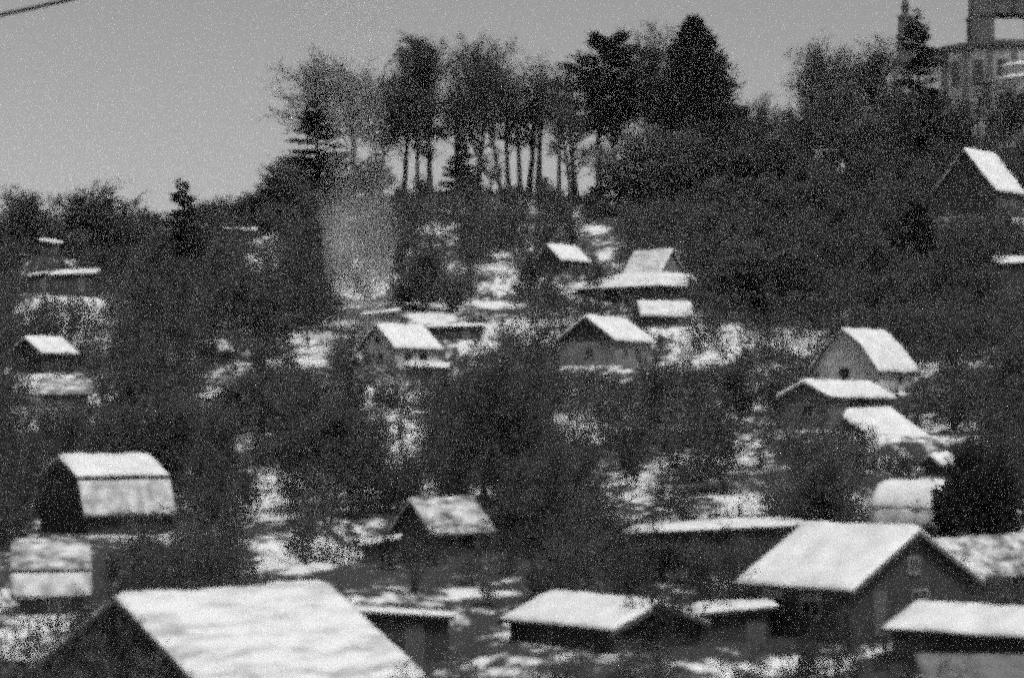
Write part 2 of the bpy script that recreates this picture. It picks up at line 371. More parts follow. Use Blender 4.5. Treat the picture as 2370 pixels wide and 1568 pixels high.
bp_ = n_.nodes.new('ShaderNodeBump'); bp_.inputs['Strength'].default_value = .4; bp_.inputs['Distance'].default_value = .2
n_.links.new(t_.outputs['Fac'], bp_.inputs['Height']); n_.links.new(bp_.outputs[0], b_.inputs['Normal'])
gme.materials.clear(); gme.materials.append(gm)
g_o = obj('ground', gme); g_o['kind'] = 'structure'

# ------------------------------------------------------------------ building the houses
def snow_sheet(name, x0, x1, prof, thick, m, parent, sd, raggedness=.32):
    """snow lying on a roof slope: prof is a list of (y, z) from ridge to eave; closed, uneven, with rounded soft edges"""
    rs = np.random.default_rng(sd)
    P0 = np.array(prof, float); seg = np.hypot(*np.diff(P0, axis=0).T); cum = np.concatenate([[0], np.cumsum(seg)])
    nu = max(8, int((x1 - x0) / .3)); nv = max(6, int(cum[-1] / .25))
    tv = np.linspace(0, cum[-1], nv + 1)
    yy = np.interp(tv, cum, P0[:, 0]); zz = np.interp(tv, cum, P0[:, 1])
    # normals in the y-z plane
    ty = np.gradient(yy); tz = np.gradient(zz); ln = np.hypot(ty, tz); ny_, nz_ = -tz / ln, ty / ln
    if nz_.mean() < 0: ny_, nz_ = -ny_, -nz_
    uu = np.linspace(x0, x1, nu + 1)
    U, T = np.meshgrid(uu, np.arange(nv + 1), indexing='ij')
    nse = .7 * vnoise(U + sd * 5.3, T * .25, 2.4, 14) + vnoise(U + sd * 3.7, T * .25, .9, 11) + .5 * vnoise(U + sd * 1.7, T * .25, .35, 12)
    eu = np.minimum((U - x0), (x1 - U)) / .35; ev = np.minimum((nv - T) * .25 / .35, 9)
    edge = np.sqrt(np.clip(np.minimum(np.minimum(eu, ev), 1), .04, 1))
    tk = thick * (1 + .75 * nse) * (.25 + .75 * edge) - .05 * np.sin(math.pi * (U - x0) / (x1 - x0)) * thick
    over = raggedness * (nse + .6 * vnoise(U + sd * 2.9, U * 0, 1.6, 13)) * (T / nv) ** 6
    dy = P0[-1] - P0[-2]; dy = dy / np.hypot(*dy)
    Yt = yy[T.astype(int)] + ny_[T.astype(int)] * tk + dy[0] * over
    Zt = zz[T.astype(int)] + nz_[T.astype(int)] * tk + dy[1] * over
    Yb = yy[T.astype(int)] + ny_[T.astype(int)] * .004; Zb = zz[T.astype(int)] + nz_[T.astype(int)] * .004
    top = np.stack([U, Yt, Zt], -1).reshape(-1, 3); bot = np.stack([U, Yb, Zb], -1).reshape(-1, 3)
    I = np.arange((nu + 1) * (nv + 1)).reshape(nu + 1, nv + 1); N = I.size
    qt = np.stack([I[:-1, :-1], I[1:, :-1], I[1:, 1:], I[:-1, 1:]], -1).reshape(-1, 4)
    ring = np.concatenate([I[:, 0], I[-1, 1:], I[-2::-1, -1], I[0, -2:0:-1]])
    r2 = np.roll(ring, -1)
    qs = np.stack([ring, ring + N, r2 + N, r2], -1)
    return obj(name, np_mesh(name, np.vstack([top, bot]), np.vstack([qt, qt[:, ::-1] + N, qs]), m, smooth=True), parent)

def window(parent, face, pos, z, w, hgt, pt=M_FRAME, name='window'):
    """a framed window on a wall; face: ('x', sign, plane) or ('y', sign, plane)"""
    ax, sg, pl = face
    def bx(mb, a0, a1, z0, z1, o0, o1):
        o0, o1 = sorted((pl + sg * o0, pl + sg * o1))
        if ax == 'x': mb.box(o0, o1, a0, a1, z0, z1)
        else: mb.box(a0, a1, o0, o1, z0, z1)
    mb = MB(); t = .09
    bx(mb, pos - w / 2 - t, pos + w / 2 + t, z + hgt, z + hgt + t, .003, .06)
    bx(mb, pos - w / 2 - t, pos + w / 2 + t, z - t, z, .003, .08)
    bx(mb, pos - w / 2 - t, pos - w / 2, z, z + hgt, .003, .06)
    bx(mb, pos + w / 2, pos + w / 2 + t, z, z + hgt, .003, .06)
    bx(mb, pos - .03, pos + .03, z, z + hgt, .012, .05)
    fr = mb.build('window', pt, parent)
    g = MB(); bx(g, pos - w / 2, pos + w / 2, z, z + hgt, .003, .011); g.build('pane', M_GLASS, fr)

def door(parent, face, pos, z, w, hgt, m):
    ax, sg, pl = face
    def bx(mb, a0, a1, z0, z1, o0, o1):
        o0, o1 = sorted((pl + sg * o0, pl + sg * o1))
        if ax == 'x': mb.box(o0, o1, a0, a1, z0, z1)
        else: mb.box(a0, a1, o0, o1, z0, z1)
    mb = MB(); bx(mb, pos - w / 2, pos + w / 2, z, z + hgt, .003, .05); d_ = mb.build('door', m, parent)
    mb = MB(); bx(mb, pos + w / 2 - .16, pos + w / 2 - .08, z + hgt * .45, z + hgt * .45 + .04, .051, .1); mb.build('handle', M_METAL, d_)

def build_house(h, i):
    px = h['d'] * K / FPX
    L, w, hh = h['L'], h['w'], h['h']
    c = np.array([h['x'], h['d'], h['zb']])
    root = thing(h.get('name', 'cabin'), h['label'], h.get('cat', 'cabin'), c, h['rot'], 'huts and cabins on the garden slope')
    H = h['zr'] - h['zb']                                        # ridge height above base
    snow_t = .2 if h['d'] < 160 else .26
    H -= snow_t
    if h.get('barrel'):
        n = 9; prof = [(-w * math.sin(t) , H - hh + hh * math.cos(t)) for t in np.linspace(0, R(90), n)]
    else:
        prof = [(0, H), (-w, H - hh)]
        if 'low' in h: prof.append((-w - h['w2'], H - hh - h['h2']))
        elif h['id'] == 'U': prof += [(-w - 1.3, H - hh - .75)]
    oh, og = .35, .35
    half = -prof[-1][0] - oh
    def z_at(y): return np.interp(-abs(y), [p[0] for p in prof][::-1], [p[1] for p in prof][::-1])
    ez = z_at(half) - .14
    ys = [p[0] for p in prof if abs(p[0]) < half]
    pts = [(-half, ez)] + [(y, z_at(y) - .14) for y in sorted(ys)] + [(-y, z_at(y) - .14) for y in sorted(ys, reverse=True) if y != 0] + [(half, ez)]
    x0, x1 = -L / 2 + og, L / 2 - og
    wl = MB()
    if h.get('gable'):
        wl.box(x0, x1, -half, half, -1.5, ez - .05)
        wl.build('wall', h['wall'], root)
        gb = MB(); gb.prism_x([(-half - .02, ez - .05)] + [(p[0], p[1]) for p in pts] + [(half + .02, ez - .05)], x0 - .03, x1 + .03)
        gb.build('gable', h['gable'], root)
    else:
        wl.prism_x([(-half, -1.5)] + pts + [(half, -1.5)], x0, x1)
        wl.build('wall', h['wall'], root)
    # roof slabs on both sides: one roof part
    rf = MB()
    for sgn in (1, -1):
        top = [(sgn * p[0], p[1]) for p in prof]
        lowr = [(sgn * p[0], p[1] - .12) for p in prof]
        poly = top + lowr[::-1]
        if sgn < 0: poly = poly[::-1]
        rf.prism_x(poly, -L / 2, L / 2)
    roof = rf.build('roof', M_ROOF, root)
    for k, sgn in enumerate((1, -1)):
        pf = [(sgn * p[0], p[1] + .003) for p in prof]
        cut = {'G': 1, 'T': 1, 'D': 6}.get(h['id'])               # thin snow on mansard tiers; on the barrel hut, grey imitates shade
        snow_sheet('snow', -L / 2 - .04, L / 2 + .04, pf if cut is None else pf[:cut + 1], snow_t, {'U': M_SNOW_PATCHY, 'T': M_SNOW_WORN, 'B': M_SNOW_WORN, 'Y': M_SNOW_WORN, 'S': M_SNOW_WORN, 'M': M_SNOW_PATCHY, 'Q': M_SNOW_WORN, 'L': M_SNOW_PATCHY}.get(h['id'], M_SNOW), roof, i * 2 + k)
        if cut is not None:
            a_, b_ = pf[cut], pf[cut + 1]; f_ = .1 if cut == 1 else 0
            pl_ = [(a_[0] + (b_[0] - a_[0]) * f_, a_[1] + (b_[1] - a_[1]) * f_ )] + pf[cut + 1:]
            snow_sheet('thin_shaded_snow', -L / 2 - .02, L / 2 + .02, pl_, .05, M_SNOW_THIN_SHADED, roof, i * 2 + k + 60)
    for xs in (-L / 2 - .05, L / 2 + .001):                     # a bargeboard on each rake of each gable
        for sgn in (1, -1):
            bb = MB()
            poly = [(sgn * p[0], p[1] - .01) for p in prof] + [(sgn * p[0], p[1] - .2) for p in prof][::-1]
            if sgn < 0: poly = poly[::-1]
            bb.prism_x(poly, xs, xs + .049)
            bb.build('bargeboard', M_MIDWOOD, root)
    if h.get('skirt'):
        e = 3.4; zt = ez + .25; zb_ = zt - 1.9
        a, b2 = L / 2, half + oh
        sk = MB(); b0 = len(sk.V)
        ring = [((-a, -b2), (-a - e - 1.2, -b2 - e - 1.2)), ((a, -b2), (a + e, -b2 - e)), ((a, b2), (a + e, b2 + e)), ((-a, b2), (-a - e, b2 + e))]
        for zo in (0, -.1):
            sk.V += [(p[0][0], p[0][1], zt + zo) for p in ring] + [(p[1][0], p[1][1], zb_ + zo) for p in ring]
        for k in range(4):
            k2 = (k + 1) % 4
            sk.F += [(k, k2, 4 + k2, 4 + k)[::-1], (8 + k, 8 + k2, 12 + k2, 12 + k), (4 + k, 4 + k2, 12 + k2, 12 + k)[::-1], (k, k2, 8 + k2, 8 + k)]
        skr = sk.build('skirt_roof', M_ROOF, root)
        sn = MB(); t = .12
        sn.V += [(p[0][0], p[0][1], zt + t) for p in ring] + [(p[1][0], p[1][1], zb_ + .09) for p in ring] + [(p[0][0], p[0][1], zt + .01) for p in ring] + [(p[1][0], p[1][1], zb_ + .01) for p in ring]
        for k in range(4):
            k2 = (k + 1) % 4
            sn.F += [(k, k2, 4 + k2, 4 + k)[::-1], (4 + k, 4 + k2, 12 + k2, 12 + k)[::-1]]
        sn.build('snow', M_SNOW, skr)
        wb = MB(); wb.box(-a - e + .5, a + e - .5, -b2 - e + .5, b2 + e - .5, -1.5, zb_ + .25); wb.build('lower_wall', M_DARKWOOD, root)
    gx_ = x0 if h['s'] > 0 else x1; gs = -1 if h['s'] > 0 else 1
    off = .033 if h.get('gable') else .0
    if h['win'] and not h.get('skirt'):
        dm = M_FRAME if h.get('paledoor') else M_MIDWOOD
        door(root, ('x', gs, gx_), -half * .55 if h['s'] < 0 else half * .62, .05, .85, 1.95, dm)
        window(root, ('x', gs, gx_), half * .1 if h['s'] < 0 else -half * .1, .95, .9, .9)
        window(root, ('y', -1, -half), L * .12, .95, 1.0, .85)
        window(root, ('y', -1, -half), -L * .2, .95, 1.0, .85)
        if hh > 1.6 and not h.get('gable'): window(root, ('x', gs, gx_), 0, H - hh * .75, .6, .6)
    elif h['id'] in 'GTHKYP':
        window(root, ('y', -1, -half), L * .1, .6, .9, .6)
        if h['id'] == 'H': window(root, ('x', gs, gx_), 0, 1.0, .9, 1.0, M_MIDWOOD)
    if h['chim']:
        cb = MB(); cb.box(L * .18 - .3, L * .18 + .3, -.3 + .7, .3 + .7, H - 1.2, H + .9); ch = cb.build('chimney', M_BRICK, roof)
        cp = MB(); cp.box(L * .18 - .38, L * .18 + .38, .32, 1.08, H + .9, H + 1.0); cp.build('chimney_cap', M_STONE, roof)
    h['root'] = root
for i, h in enumerate(HOUSES): build_house(h, i)

def build_flat(f, i):
    A, B = f['A'], f['B']; d = f['d']; px = d * K / FPX
    W = math.hypot(B[0] - A[0], B[2] - A[2]); tilt = math.atan2(B[2] - A[2], B[0] - A[0])
    row = (f['a'][1] + f['b'][1]) / 2 * K
    t = f.get('t', .2)
    rise = max(.02, f['strip'] * px - t * .9) + f['dep'] * (HROW - row) / FPX
    skew = f['skew'] * px
    root = thing(f['name'], f['label'], f['cat'], (A[0], d, f['zb']), 0, 'huts and cabins on the garden slope')
    zf = A[2] - f['zb']; dz = B[2] - A[2]; dx = B[0] - A[0]; dp = f['dep']
    def quad(z_off, o):                                          # corners of the roof plane: front left, front right, back right, back left
        return [(-o, -o, zf + z_off - t), (dx + o, -o, zf + dz + z_off - t), (dx + skew + o, dp + o, zf + dz + rise + z_off - t), (skew - o, dp + o, zf + rise + z_off - t)]
    def slab(top, bot):
        return top + bot, [(0, 1, 2, 3), (7, 6, 5, 4), (0, 4, 5, 1), (1, 5, 6, 2), (2, 6, 7, 3), (3, 7, 4, 0)]
    ins = .3
    q = quad(-.12, -ins); fl = [(x, y, -1.5) for x, y, z in q]
    obj('wall', new_mesh('wall', *slab(q, fl), f['wall']), root)
    roof = obj('roof', new_mesh('roof', *slab(quad(0, 0), quad(-.12, 0)), M_ROOF), root)
    # snow: bilinear grid
    nu, nv = max(8, int(W / .3)), max(5, int(dp / .3))
    u, v = np.meshgrid(np.linspace(0, 1, nu + 1), np.linspace(0, 1, nv + 1), indexing='ij')
    qq = np.array(quad(.003, .03))
    lim = f.get('part_snow', 1.0)
    Pt = (qq[0] * ((1 - u) * (1 - v))[..., None] + qq[1] * (u * (1 - v))[..., None] + qq[2] * (u * v)[..., None] + qq[3] * ((1 - u) * v)[..., None])
    if lim < 1:
        u_ = u * lim
        Pt = (qq[0] * ((1 - u_) * (1 - v))[..., None] + qq[1] * (u_ * (1 - v))[..., None] + qq[2] * (u_ * v)[..., None] + qq[3] * ((1 - u_) * v)[..., None])
    nse = .9 * vnoise(u * W + i * 3.3, v * dp, 2.2, 23) + vnoise(u * W + i * 9.1, v * dp, .9, 21) + .5 * vnoise(u * W + i * 5, v * dp, .4, 22)
    e = np.minimum(np.minimum(u, 1 - u) * W, np.minimum(v, 1 - v) * dp) / .35
    sm = f.get('snow', M_SNOW); tk = (t if sm is M_SNOW else .05)
    hgt = tk * (1 + .8 * nse * (sm is M_SNOW)) * (.35 + .65 * np.sqrt(np.clip(e, .02, 1)))
    top = Pt.copy(); top[..., 2] += hgt
    I = np.arange(u.size).reshape(u.shape); N = I.size
    qt = np.stack([I[:-1, :-1], I[1:, :-1], I[1:, 1:], I[:-1, 1:]], -1).reshape(-1, 4)
    ring = np.concatenate([I[:, 0], I[-1, 1:], I[-2::-1, -1], I[0, -2:0:-1]]); r2 = np.roll(ring, -1)
    qs = np.stack([ring, ring + N, r2 + N, r2], -1)
    nm = 'snow' if sm is M_SNOW else 'metal_sheet'
    obj(nm, np_mesh(nm, np.vstack([top.reshape(-1, 3), Pt.reshape(-1, 3)]), np.vstack([qt, qt[:, ::-1] + N, qs]), sm, smooth=True), roof)
    mb = MB(); mb.box(dx * .62, dx * .62 + .85, ins - .053, ins - .003, .02, min(1.8, zf - .4)); dr = mb.build('door', M_MIDWOOD, root)
    if f.get('post'):
        mb = MB(); mb.box(-.35, -.2, -.6, -.45, -1.5, zf - .25); mb.build('post', M_FRAME, root)
for i, f in enumerate(FLATS): build_flat(f, i)

# ------------------------------------------------------------------ church on the hill
def build_church():
    d = 455.0; k = d / FPX
    def X(px): return (px - CX) * k
    def Zr(py): return P(0, py / K, d)[2]
    cx0, cx1 = X(893), X(1075)
    zb = Zr(175)
    root = thing('church', 'plastered church with an onion turret, domed rotunda and open bell tower on the hill', 'church', ((cx0 + cx1) / 2, d + 1, zb))
    ox = (cx0 + cx1) / 2
    lx = lambda p: X(p) - ox
    lz = lambda p: Zr(p) - zb
    # rotunda with a shallow metal dome, and a lower wing to the turret
    kx, rad_ = lx(1006), 76 * k
    mb = MB(); mb.lathe([(rad_, -4), (rad_, lz(52))], kx, 4, 48); mb.build('rotunda_wall', M_PLASTER, root)
    mb = MB(); mb.lathe([(rad_ + .7, lz(53)), (rad_ + .7, lz(50.5)), (rad_ * .9, lz(47)), (rad_ * .7, lz(43.5)), (rad_ * .4, lz(41.5)), (.2, lz(41))], kx, 4, 48); mb.build('dome_roof', M_METAL, root)
    mb = MB(); mb.lathe([(rad_ + .15, lz(57)), (rad_ + .3, lz(56)), (rad_ + .3, lz(55)), (rad_ + .1, lz(54))], kx, 4, 48); mb.build('cornice', M_STONE, root)
    for q in range(-8, 9):
        a_ = R(-90) + R(18) * q; ca_, sa_ = math.cos(a_), math.sin(a_)
        mb = MB(); mb.box(-.55, .55, -.35, .15, -4, lz(57.5)); o = mb.build('pilaster', M_STONE, root)
        o.location = (kx + ca_ * (rad_ + .05), 4 + sa_ * (rad_ + .05), 0); o.rotation_euler = (0, 0, a_ + R(90))
        a2 = a_ + R(9); fr = MB(); fr.box(-1.0, 1.0, -.12, .1, lz(92), lz(66)); o = fr.build('window', M_STONE, root)
        o.location = (kx + math.cos(a2) * (rad_ + .02), 4 + math.sin(a2) * (rad_ + .02), 0); o.rotation_euler = (0, 0, a2 + R(90))
        g = MB(); g.box(-.75, .75, -.16, -.122, lz(91), lz(67)); g.build('pane', M_GLASS, o)
    mb = MB(); mb.box(lx(899), lx(945), -4, 6, -4, lz(66)); mb.build('wing_wall', M_PLASTER, root)
    mb = MB(); mb.prism_x([(-5, lz(66.5)), (6.9, lz(66.5)), (1, lz(56))], lx(896), lx(946)); mb.build('wing_roof', M_METAL, root)
    # belfry: two piers, a lintel block, a capped roof; sky shows through the arch
    z0, z1, z2 = lz(42), lz(15), lz(-60)
    for a, b in ((973, 995), (1032, 1054)):
        mb = MB()
        mb.box(lx(a), lx(b), -3, 3, z0 - 3.5, z1); mb.box(lx(a - 1.5), lx(b + 1.5), -3.3, 3.3, z0 + (z1 - z0) * .92, z1 - .15)
        mb.box(lx(a + 3), lx(b - 2), -3.6, 3.6, z0 - 1.4, z0 + 1.2)
        mb.build('belfry_pier', M_STONE, root)
    mb = MB(); mb.box(lx(975), lx(1052), -3.2, 3.2, z1, z2); mb.build('tower_stage', M_STONE, root)
    for p in (994, 1012, 1030):
        mb = MB(); mb.box(lx(p), lx(p + 5), -3.45, -3.203, z1 + .4, z2 - 1); mb.build('louvre_opening', M_GLASS, root)
    mb = MB(); mb.lathe([(lx(1060) - lx(1013.5), z2), (7, z2 + 2), (7.5, z2 + 4), (5, z2 + 8), (1.5, z2 + 11), (.3, z2 + 14), (.05, z2 + 17)], lx(1013.5), 0, 16); mb.build('tower_dome', M_METAL, root, True)
    # side apses with snowy rounded roofs
    for p, r, zt, nm in ((1020, 7.5, 88, 'side_chapel'), (1021, 5.6, 74, 'side_chapel')):
        yc = -11 if r > 6 else -10
        mb = MB(); mb.lathe([(r, -4), (r, lz(zt + 1))], lx(p), yc, 20); ap = mb.build(nm, M_PLASTER, root, False)
        mb = MB(); mb.lathe([(r + .5, lz(zt + 1)), (r + .5, lz(zt + 1) + .25), (r * .8, lz(zt - 3)), (r * .45, lz(zt - 5)), (.1, lz(zt - 5.5))], lx(p), yc, 24); mb.build('chapel_roof', M_SNOW, ap, True)
    # turret with onion dome and cross
    tx = lx(904); g = k
    mb = MB(); mb.lathe([(9 * g, lz(66)), (9 * g, lz(40)), (10 * g, lz(39.5)), (10 * g, lz(38)), (7.5 * g, lz(37)), (7.2 * g, lz(22)), (8.4 * g, lz(21)), (8.4 * g, lz(19.5)), (3 * g, lz(17))], tx, -5, 12)
    mb.build('turret', M_STONE, root)
    mb = MB(); mb.lathe([(2.6 * g, lz(17)), (2.8 * g, lz(16)), (4.2 * g, lz(13)), (4.4 * g, lz(10)), (3.4 * g, lz(6.5)), (1.8 * g, lz(3)), (.9 * g, lz(-1)), (.4 * g, lz(-8))], tx, -5, 14)
    on = mb.build('onion_dome', M_METAL, root, True)
    mb = MB(); mb.box(tx - .1, tx + .1, -5.1, -4.9, lz(-8), lz(-18)); mb.box(tx - .7, tx + .7, -5.1, -4.9, lz(-13), lz(-12)); mb.build('cross', M_METAL, on)
build_church()

# ------------------------------------------------------------------ plants
def unit(v): return v / np.maximum(np.linalg.norm(v, axis=-1, keepdims=True), 1e-9)
class Grow:
    def __init__(s, seed): s.r = np.random.default_rng(seed); s.parts = {}
    def poly(s, p, dr, ln, n, bend, up):
        """polylines (N, n+1, 3)"""
        pts = [p]; cur = dr
        for i in range(n):
            cur = unit(cur + s.r.normal(0, bend, cur.shape) + np.array([0, 0, up]))
            pts.append(pts[-1] + cur * (ln / n)[:, None])
        return np.stack(pts, 1)
    def tubes(s, key, pl, r0, r1, k):
        N, n1, _ = pl.shape
        d = unit(pl[:, -1] - pl[:, 0]); h = np.where(np.abs(d[:, 2:3]) > .9, np.array([[1., 0, 0]]), np.array([[0, 0, 1.]]))
        a = unit(np.cross(d, h)); b = np.cross(d, a)
        t = np.linspace(0, 1, n1)[None, :]
        rad = r0[:, None] * (1 - t) + r1[:, None] * t
        ang = np.arange(k) * 2 * math.pi / k
        ring = np.cos(ang)[None, :, None] * a[:, None, :] + np.sin(ang)[None, :, None] * b[:, None, :]
        V = pl[:, :, None, :] + rad[:, :, None, None] * ring[:, None, :, :]
        I = np.arange(N * n1 * k).reshape(N, n1, k); J = np.roll(I, -1, 2)
        Q = np.stack([I[:, :-1], J[:, :-1], J[:, 1:], I[:, 1:]], -1).reshape(-1, 4)
        s.parts.setdefault(key, []).append((V.reshape(-1, 3), Q))
    def spawn(s, pl, count, t0, t1, ang, spread):
        """children start points and directions along the parents; returns idx, p, dir, t"""
        N, n1, _ = pl.shape
        idx = np.repeat(np.arange(N), count); M = len(idx)
        t = s.r.uniform(t0, t1, M); f = t * (n1 - 1); i = np.minimum(f.astype(int), n1 - 2); fr = (f - i)[:, None]
        p = pl[idx, i] * (1 - fr) + pl[idx, i + 1] * fr
        d = unit(pl[idx, i + 1] - pl[idx, i])
        rv = s.r.normal(0, 1, (M, 3)); pr = unit(rv - (rv * d).sum(1, keepdims=True) * d)
        a = s.r.normal(ang, spread, M)[:, None]
        return idx, p, unit(d * np.cos(a) + pr * np.sin(a)), t
    def mesh(s, key, name, m):
        Vs, Qs, o = [], [], 0
        for V, Q in s.parts[key]: Vs.append(V); Qs.append(Q + o); o += len(V)
        return np_mesh(name, np.vstack(Vs), np.vstack(Qs), m)

def bare_tree(seed, H=24., t0=.3, t1=.72, rx=.36, zc=.64, nl=22, dens=1.0, twig=M_TWIG, tw_r=.026, up=.1, lean=0.0, tip=.72):
    """trunk, limbs reaching for a domed crown outline, branches, twigs"""
    g = Grow(seed); r = g.r
    tr = g.poly(np.array([[0, 0, -.6]]), unit(np.array([[lean, 0, 1.]])), np.array([H * .84]), 9, .04, .05)
    g.tubes('trunk', tr, np.array([H * .0135]), np.array([H * .003]), 7)
    i, p, d, t = g.spawn(tr, nl, t0, t1 / .84, R(46), .3)
    d = unit(d + np.array([0, 0, .25]))
    rad3 = np.array([rx * H, rx * H, (1 - zc) * H]); pc = (p - np.array([0, 0, zc * H])) / rad3; dc = d / rad3
    A = (dc ** 2).sum(1); B = (pc * dc).sum(1); C = (pc ** 2).sum(1) - 1; D = B * B - A * C
    reach = np.where(D > 0, (-B + np.sqrt(np.maximum(D, 0))) / A, .22 * H)
    ln = np.clip(reach, .1 * H, .62 * H) * tip * r.uniform(.75, 1.12, len(t))
    l1 = g.poly(p, d, ln, 6, .13, up)
    rad = H * .0055 * (1.15 - .6 * t)
    g.tubes('crown', l1, rad, rad * .25, 5)
    i, p, d, t = g.spawn(l1, int(9 * dens), .2, 1., R(42), .25)
    ln2 = np.clip(ln[i] * .42, .06 * H, .2 * H) * r.uniform(.6, 1.25, len(i)); l2 = g.poly(p, d, ln2, 4, .16, up * .8)
    r2 = np.maximum(rad[i] * .42, tw_r * 1.3); g.tubes('crown', l2, r2, r2 * .4, 4)
    i, p, d, t = g.spawn(l2, int(9 * dens), .15, 1., R(42), .3)
    ln3 = ln2[i] * .5 * r.uniform(.6, 1.3, len(i)); l3 = g.poly(p, d, ln3, 2, .2, .1)
    r3 = np.full(len(i), tw_r * 1.15); g.tubes('crown', l3, r3, r3 * .6, 3)
    i, p, d, t = g.spawn(l3, int(5 * dens + .5), .1, 1., R(40), .3)
    ln4 = np.clip(ln3[i] * .6, .25, .9) * r.uniform(.6, 1.3, len(i)); l4 = g.poly(p, d, ln4, 1, .1, .05)
    r4 = np.full(len(i), tw_r * .9); g.tubes('crown', l4, r4, r4 * .5, 3)
    return [('trunk', g.mesh('trunk', 'trunk', M_BARK)), ('crown', g.mesh('crown', 'crown', twig))], H

def bush(seed, H=5., ns=6, open_=.5, twig=M_TWIG, tw_r=.012, up=.08, dens=.82):
    g = Grow(seed); r = g.r
    a = r.uniform(0, 6.28, ns); tl = r.uniform(.1, open_, ns)
    d0 = unit(np.stack([np.cos(a) * tl, np.sin(a) * tl, np.ones(ns)], 1))
    st = g.poly(np.stack([np.cos(a) * .15, np.sin(a) * .15, np.full(ns, -.4)], 1), d0, H * r.uniform(.6, .95, ns), 5, .12, .05)
    rs = np.full(ns, H * .011); g.tubes('trunk', st, rs, rs * .3, 5)
    i, p, d, t = g.spawn(st, int(8 * dens), .15, 1., R(42), .25)
    ln = H * .34 * r.uniform(.5, 1.2, len(i)); l1 = g.poly(p, d, ln, 3, .18, up); r1 = np.full(len(i), tw_r * 1.7); g.tubes('crown', l1, r1, r1 * .5, 3)
    i, p, d, t = g.spawn(l1, int(7 * dens), .1, 1., R(42), .3)
    ln2 = ln[i] * .5 * r.uniform(.5, 1.3, len(i)); l2 = g.poly(p, d, ln2, 2, .2, .08); r2 = np.full(len(i), tw_r * 1.1); g.tubes('crown', l2, r2, r2 * .6, 3)
    i, p, d, t = g.spawn(l2, int(6 * dens), .1, 1., R(40), .3)
    l3 = g.poly(p, d, np.clip(ln2[i] * .55, .15, .8), 1, .1, .05); r3 = np.full(len(i), tw_r); g.tubes('crown', l3, r3, r3 * .5, 3)
    return [('stem', g.mesh('trunk', 'stem', M_BARK)), ('crown', g.mesh('crown', 'crown', twig))], H

def sprays(r, p, d, ln, wd):
    """flat needle sprays as thin pointed quads"""
    N = len(p); rv = r.normal(0, 1, (N, 3)); sd = unit(np.cross(d, rv))
    nr = np.cross(sd, d)
    V = np.stack([p, p + d * ln[:, None] * .45 + sd * wd[:, None] + nr * .02, p + d * ln[:, None], p + d * ln[:, None] * .45 - sd * wd[:, None] - nr * .02], 1)
    return V.reshape(-1, 3), np.arange(N * 4).reshape(N, 4)

def conifer(seed, H=20., shape='spruce', base=.06, rad=.17, n=13000, needle=M_NEEDLE):
    g = Grow(seed); r = g.r
    tr = g.poly(np.array([[0, 0, -.6]]), np.array([[0, 0, 1.]]), np.array([H * .98]), 8, .012, .05)
    g.tubes('trunk', tr, np.array([H * .014]), np.array([.03]), 7)
    nb = {'spruce': 150, 'cone': 320, 'pine': 46}[shape]
    t = np.sort(r.uniform(base, .99, nb)); a = r.uniform(0, 6.28, nb)
    q = (t - base) / (1 - base)
    if shape == 'spruce':
        ln = H * rad * np.clip(1.02 - q, .03, 1) ** .85 * r.uniform(.7, 1.15, nb); el = R(-18) + q * R(40)
    elif shape == 'cone':
        ln = H * rad * np.interp(q, [0, .1, .3, .45, .6, .75, .88, .96, 1], [.8, .97, 1., .94, .8, .58, .34, .14, .03]) * r.uniform(.9, 1.04, nb); el = R(18) + q * R(30)
    else:                                                        # pine: rounded top plates, an open lower tier
        env = np.interp(q, [0, .12, .3, .42, .5, .62, .8, .93, 1], [.3, .75, 1., .8, .42, .62, .66, .5, .15])
        ln = H * rad * env * r.uniform(.6, 1.15, nb); el = R(8) + q * R(30)
    f = t * 8; i = np.minimum(f.astype(int), 7); p0 = tr[0, i] * (1 - (f - i))[:, None] + tr[0, i + 1] * (f - i)[:, None]
    d0 = np.stack([np.cos(a) * np.cos(el), np.sin(a) * np.cos(el), np.sin(el)], 1)
    br = g.poly(p0, d0, np.maximum(ln, .3), 4, .07, .02 if shape != 'pine' else .1)
    rb = np.maximum(ln * .013, .012); g.tubes('bough', br, rb, rb * .3, 4)
    w = np.maximum(ln, .3); w = w / w.sum()
    cnt = np.maximum(6, (w * n).astype(int)); idx = np.repeat(np.arange(nb), cnt); M = len(idx)
    lo = .12 if shape != 'pine' else .4
    tt = r.uniform(lo, 1.04, M); ff = np.clip(tt, 0, .999) * 4; ii = ff.astype(int)
    p = br[idx, ii] * (1 - (ff - ii))[:, None] + br[idx, ii + 1] * (ff - ii)[:, None]
    sz = np.maximum(ln, .3)[idx] * (.2 if shape != 'pine' else .17)
    p = p + r.normal(0, 1, (M, 3)) * np.stack([sz, sz, sz * (.32 if shape == 'spruce' else .6)], 1) * .75
    d = unit(d0[idx] * .8 + r.normal(0, .5, (M, 3)) + np.array([0, 0, -.15 if shape == 'spruce' else .25]))
    g.parts['foliage'] = [sprays(r, p, d, r.uniform(.35, .8, M) * H / 20, r.uniform(.05, .11, M) * H / 20)]
    tm = g.mesh('trunk', 'trunk', M_BARK); bm_ = g.mesh('bough', 'boughs', M_BARK)
    return [('trunk', tm), ('crown', g.mesh('foliage', 'crown', needle)), ('branchwork', bm_)], H

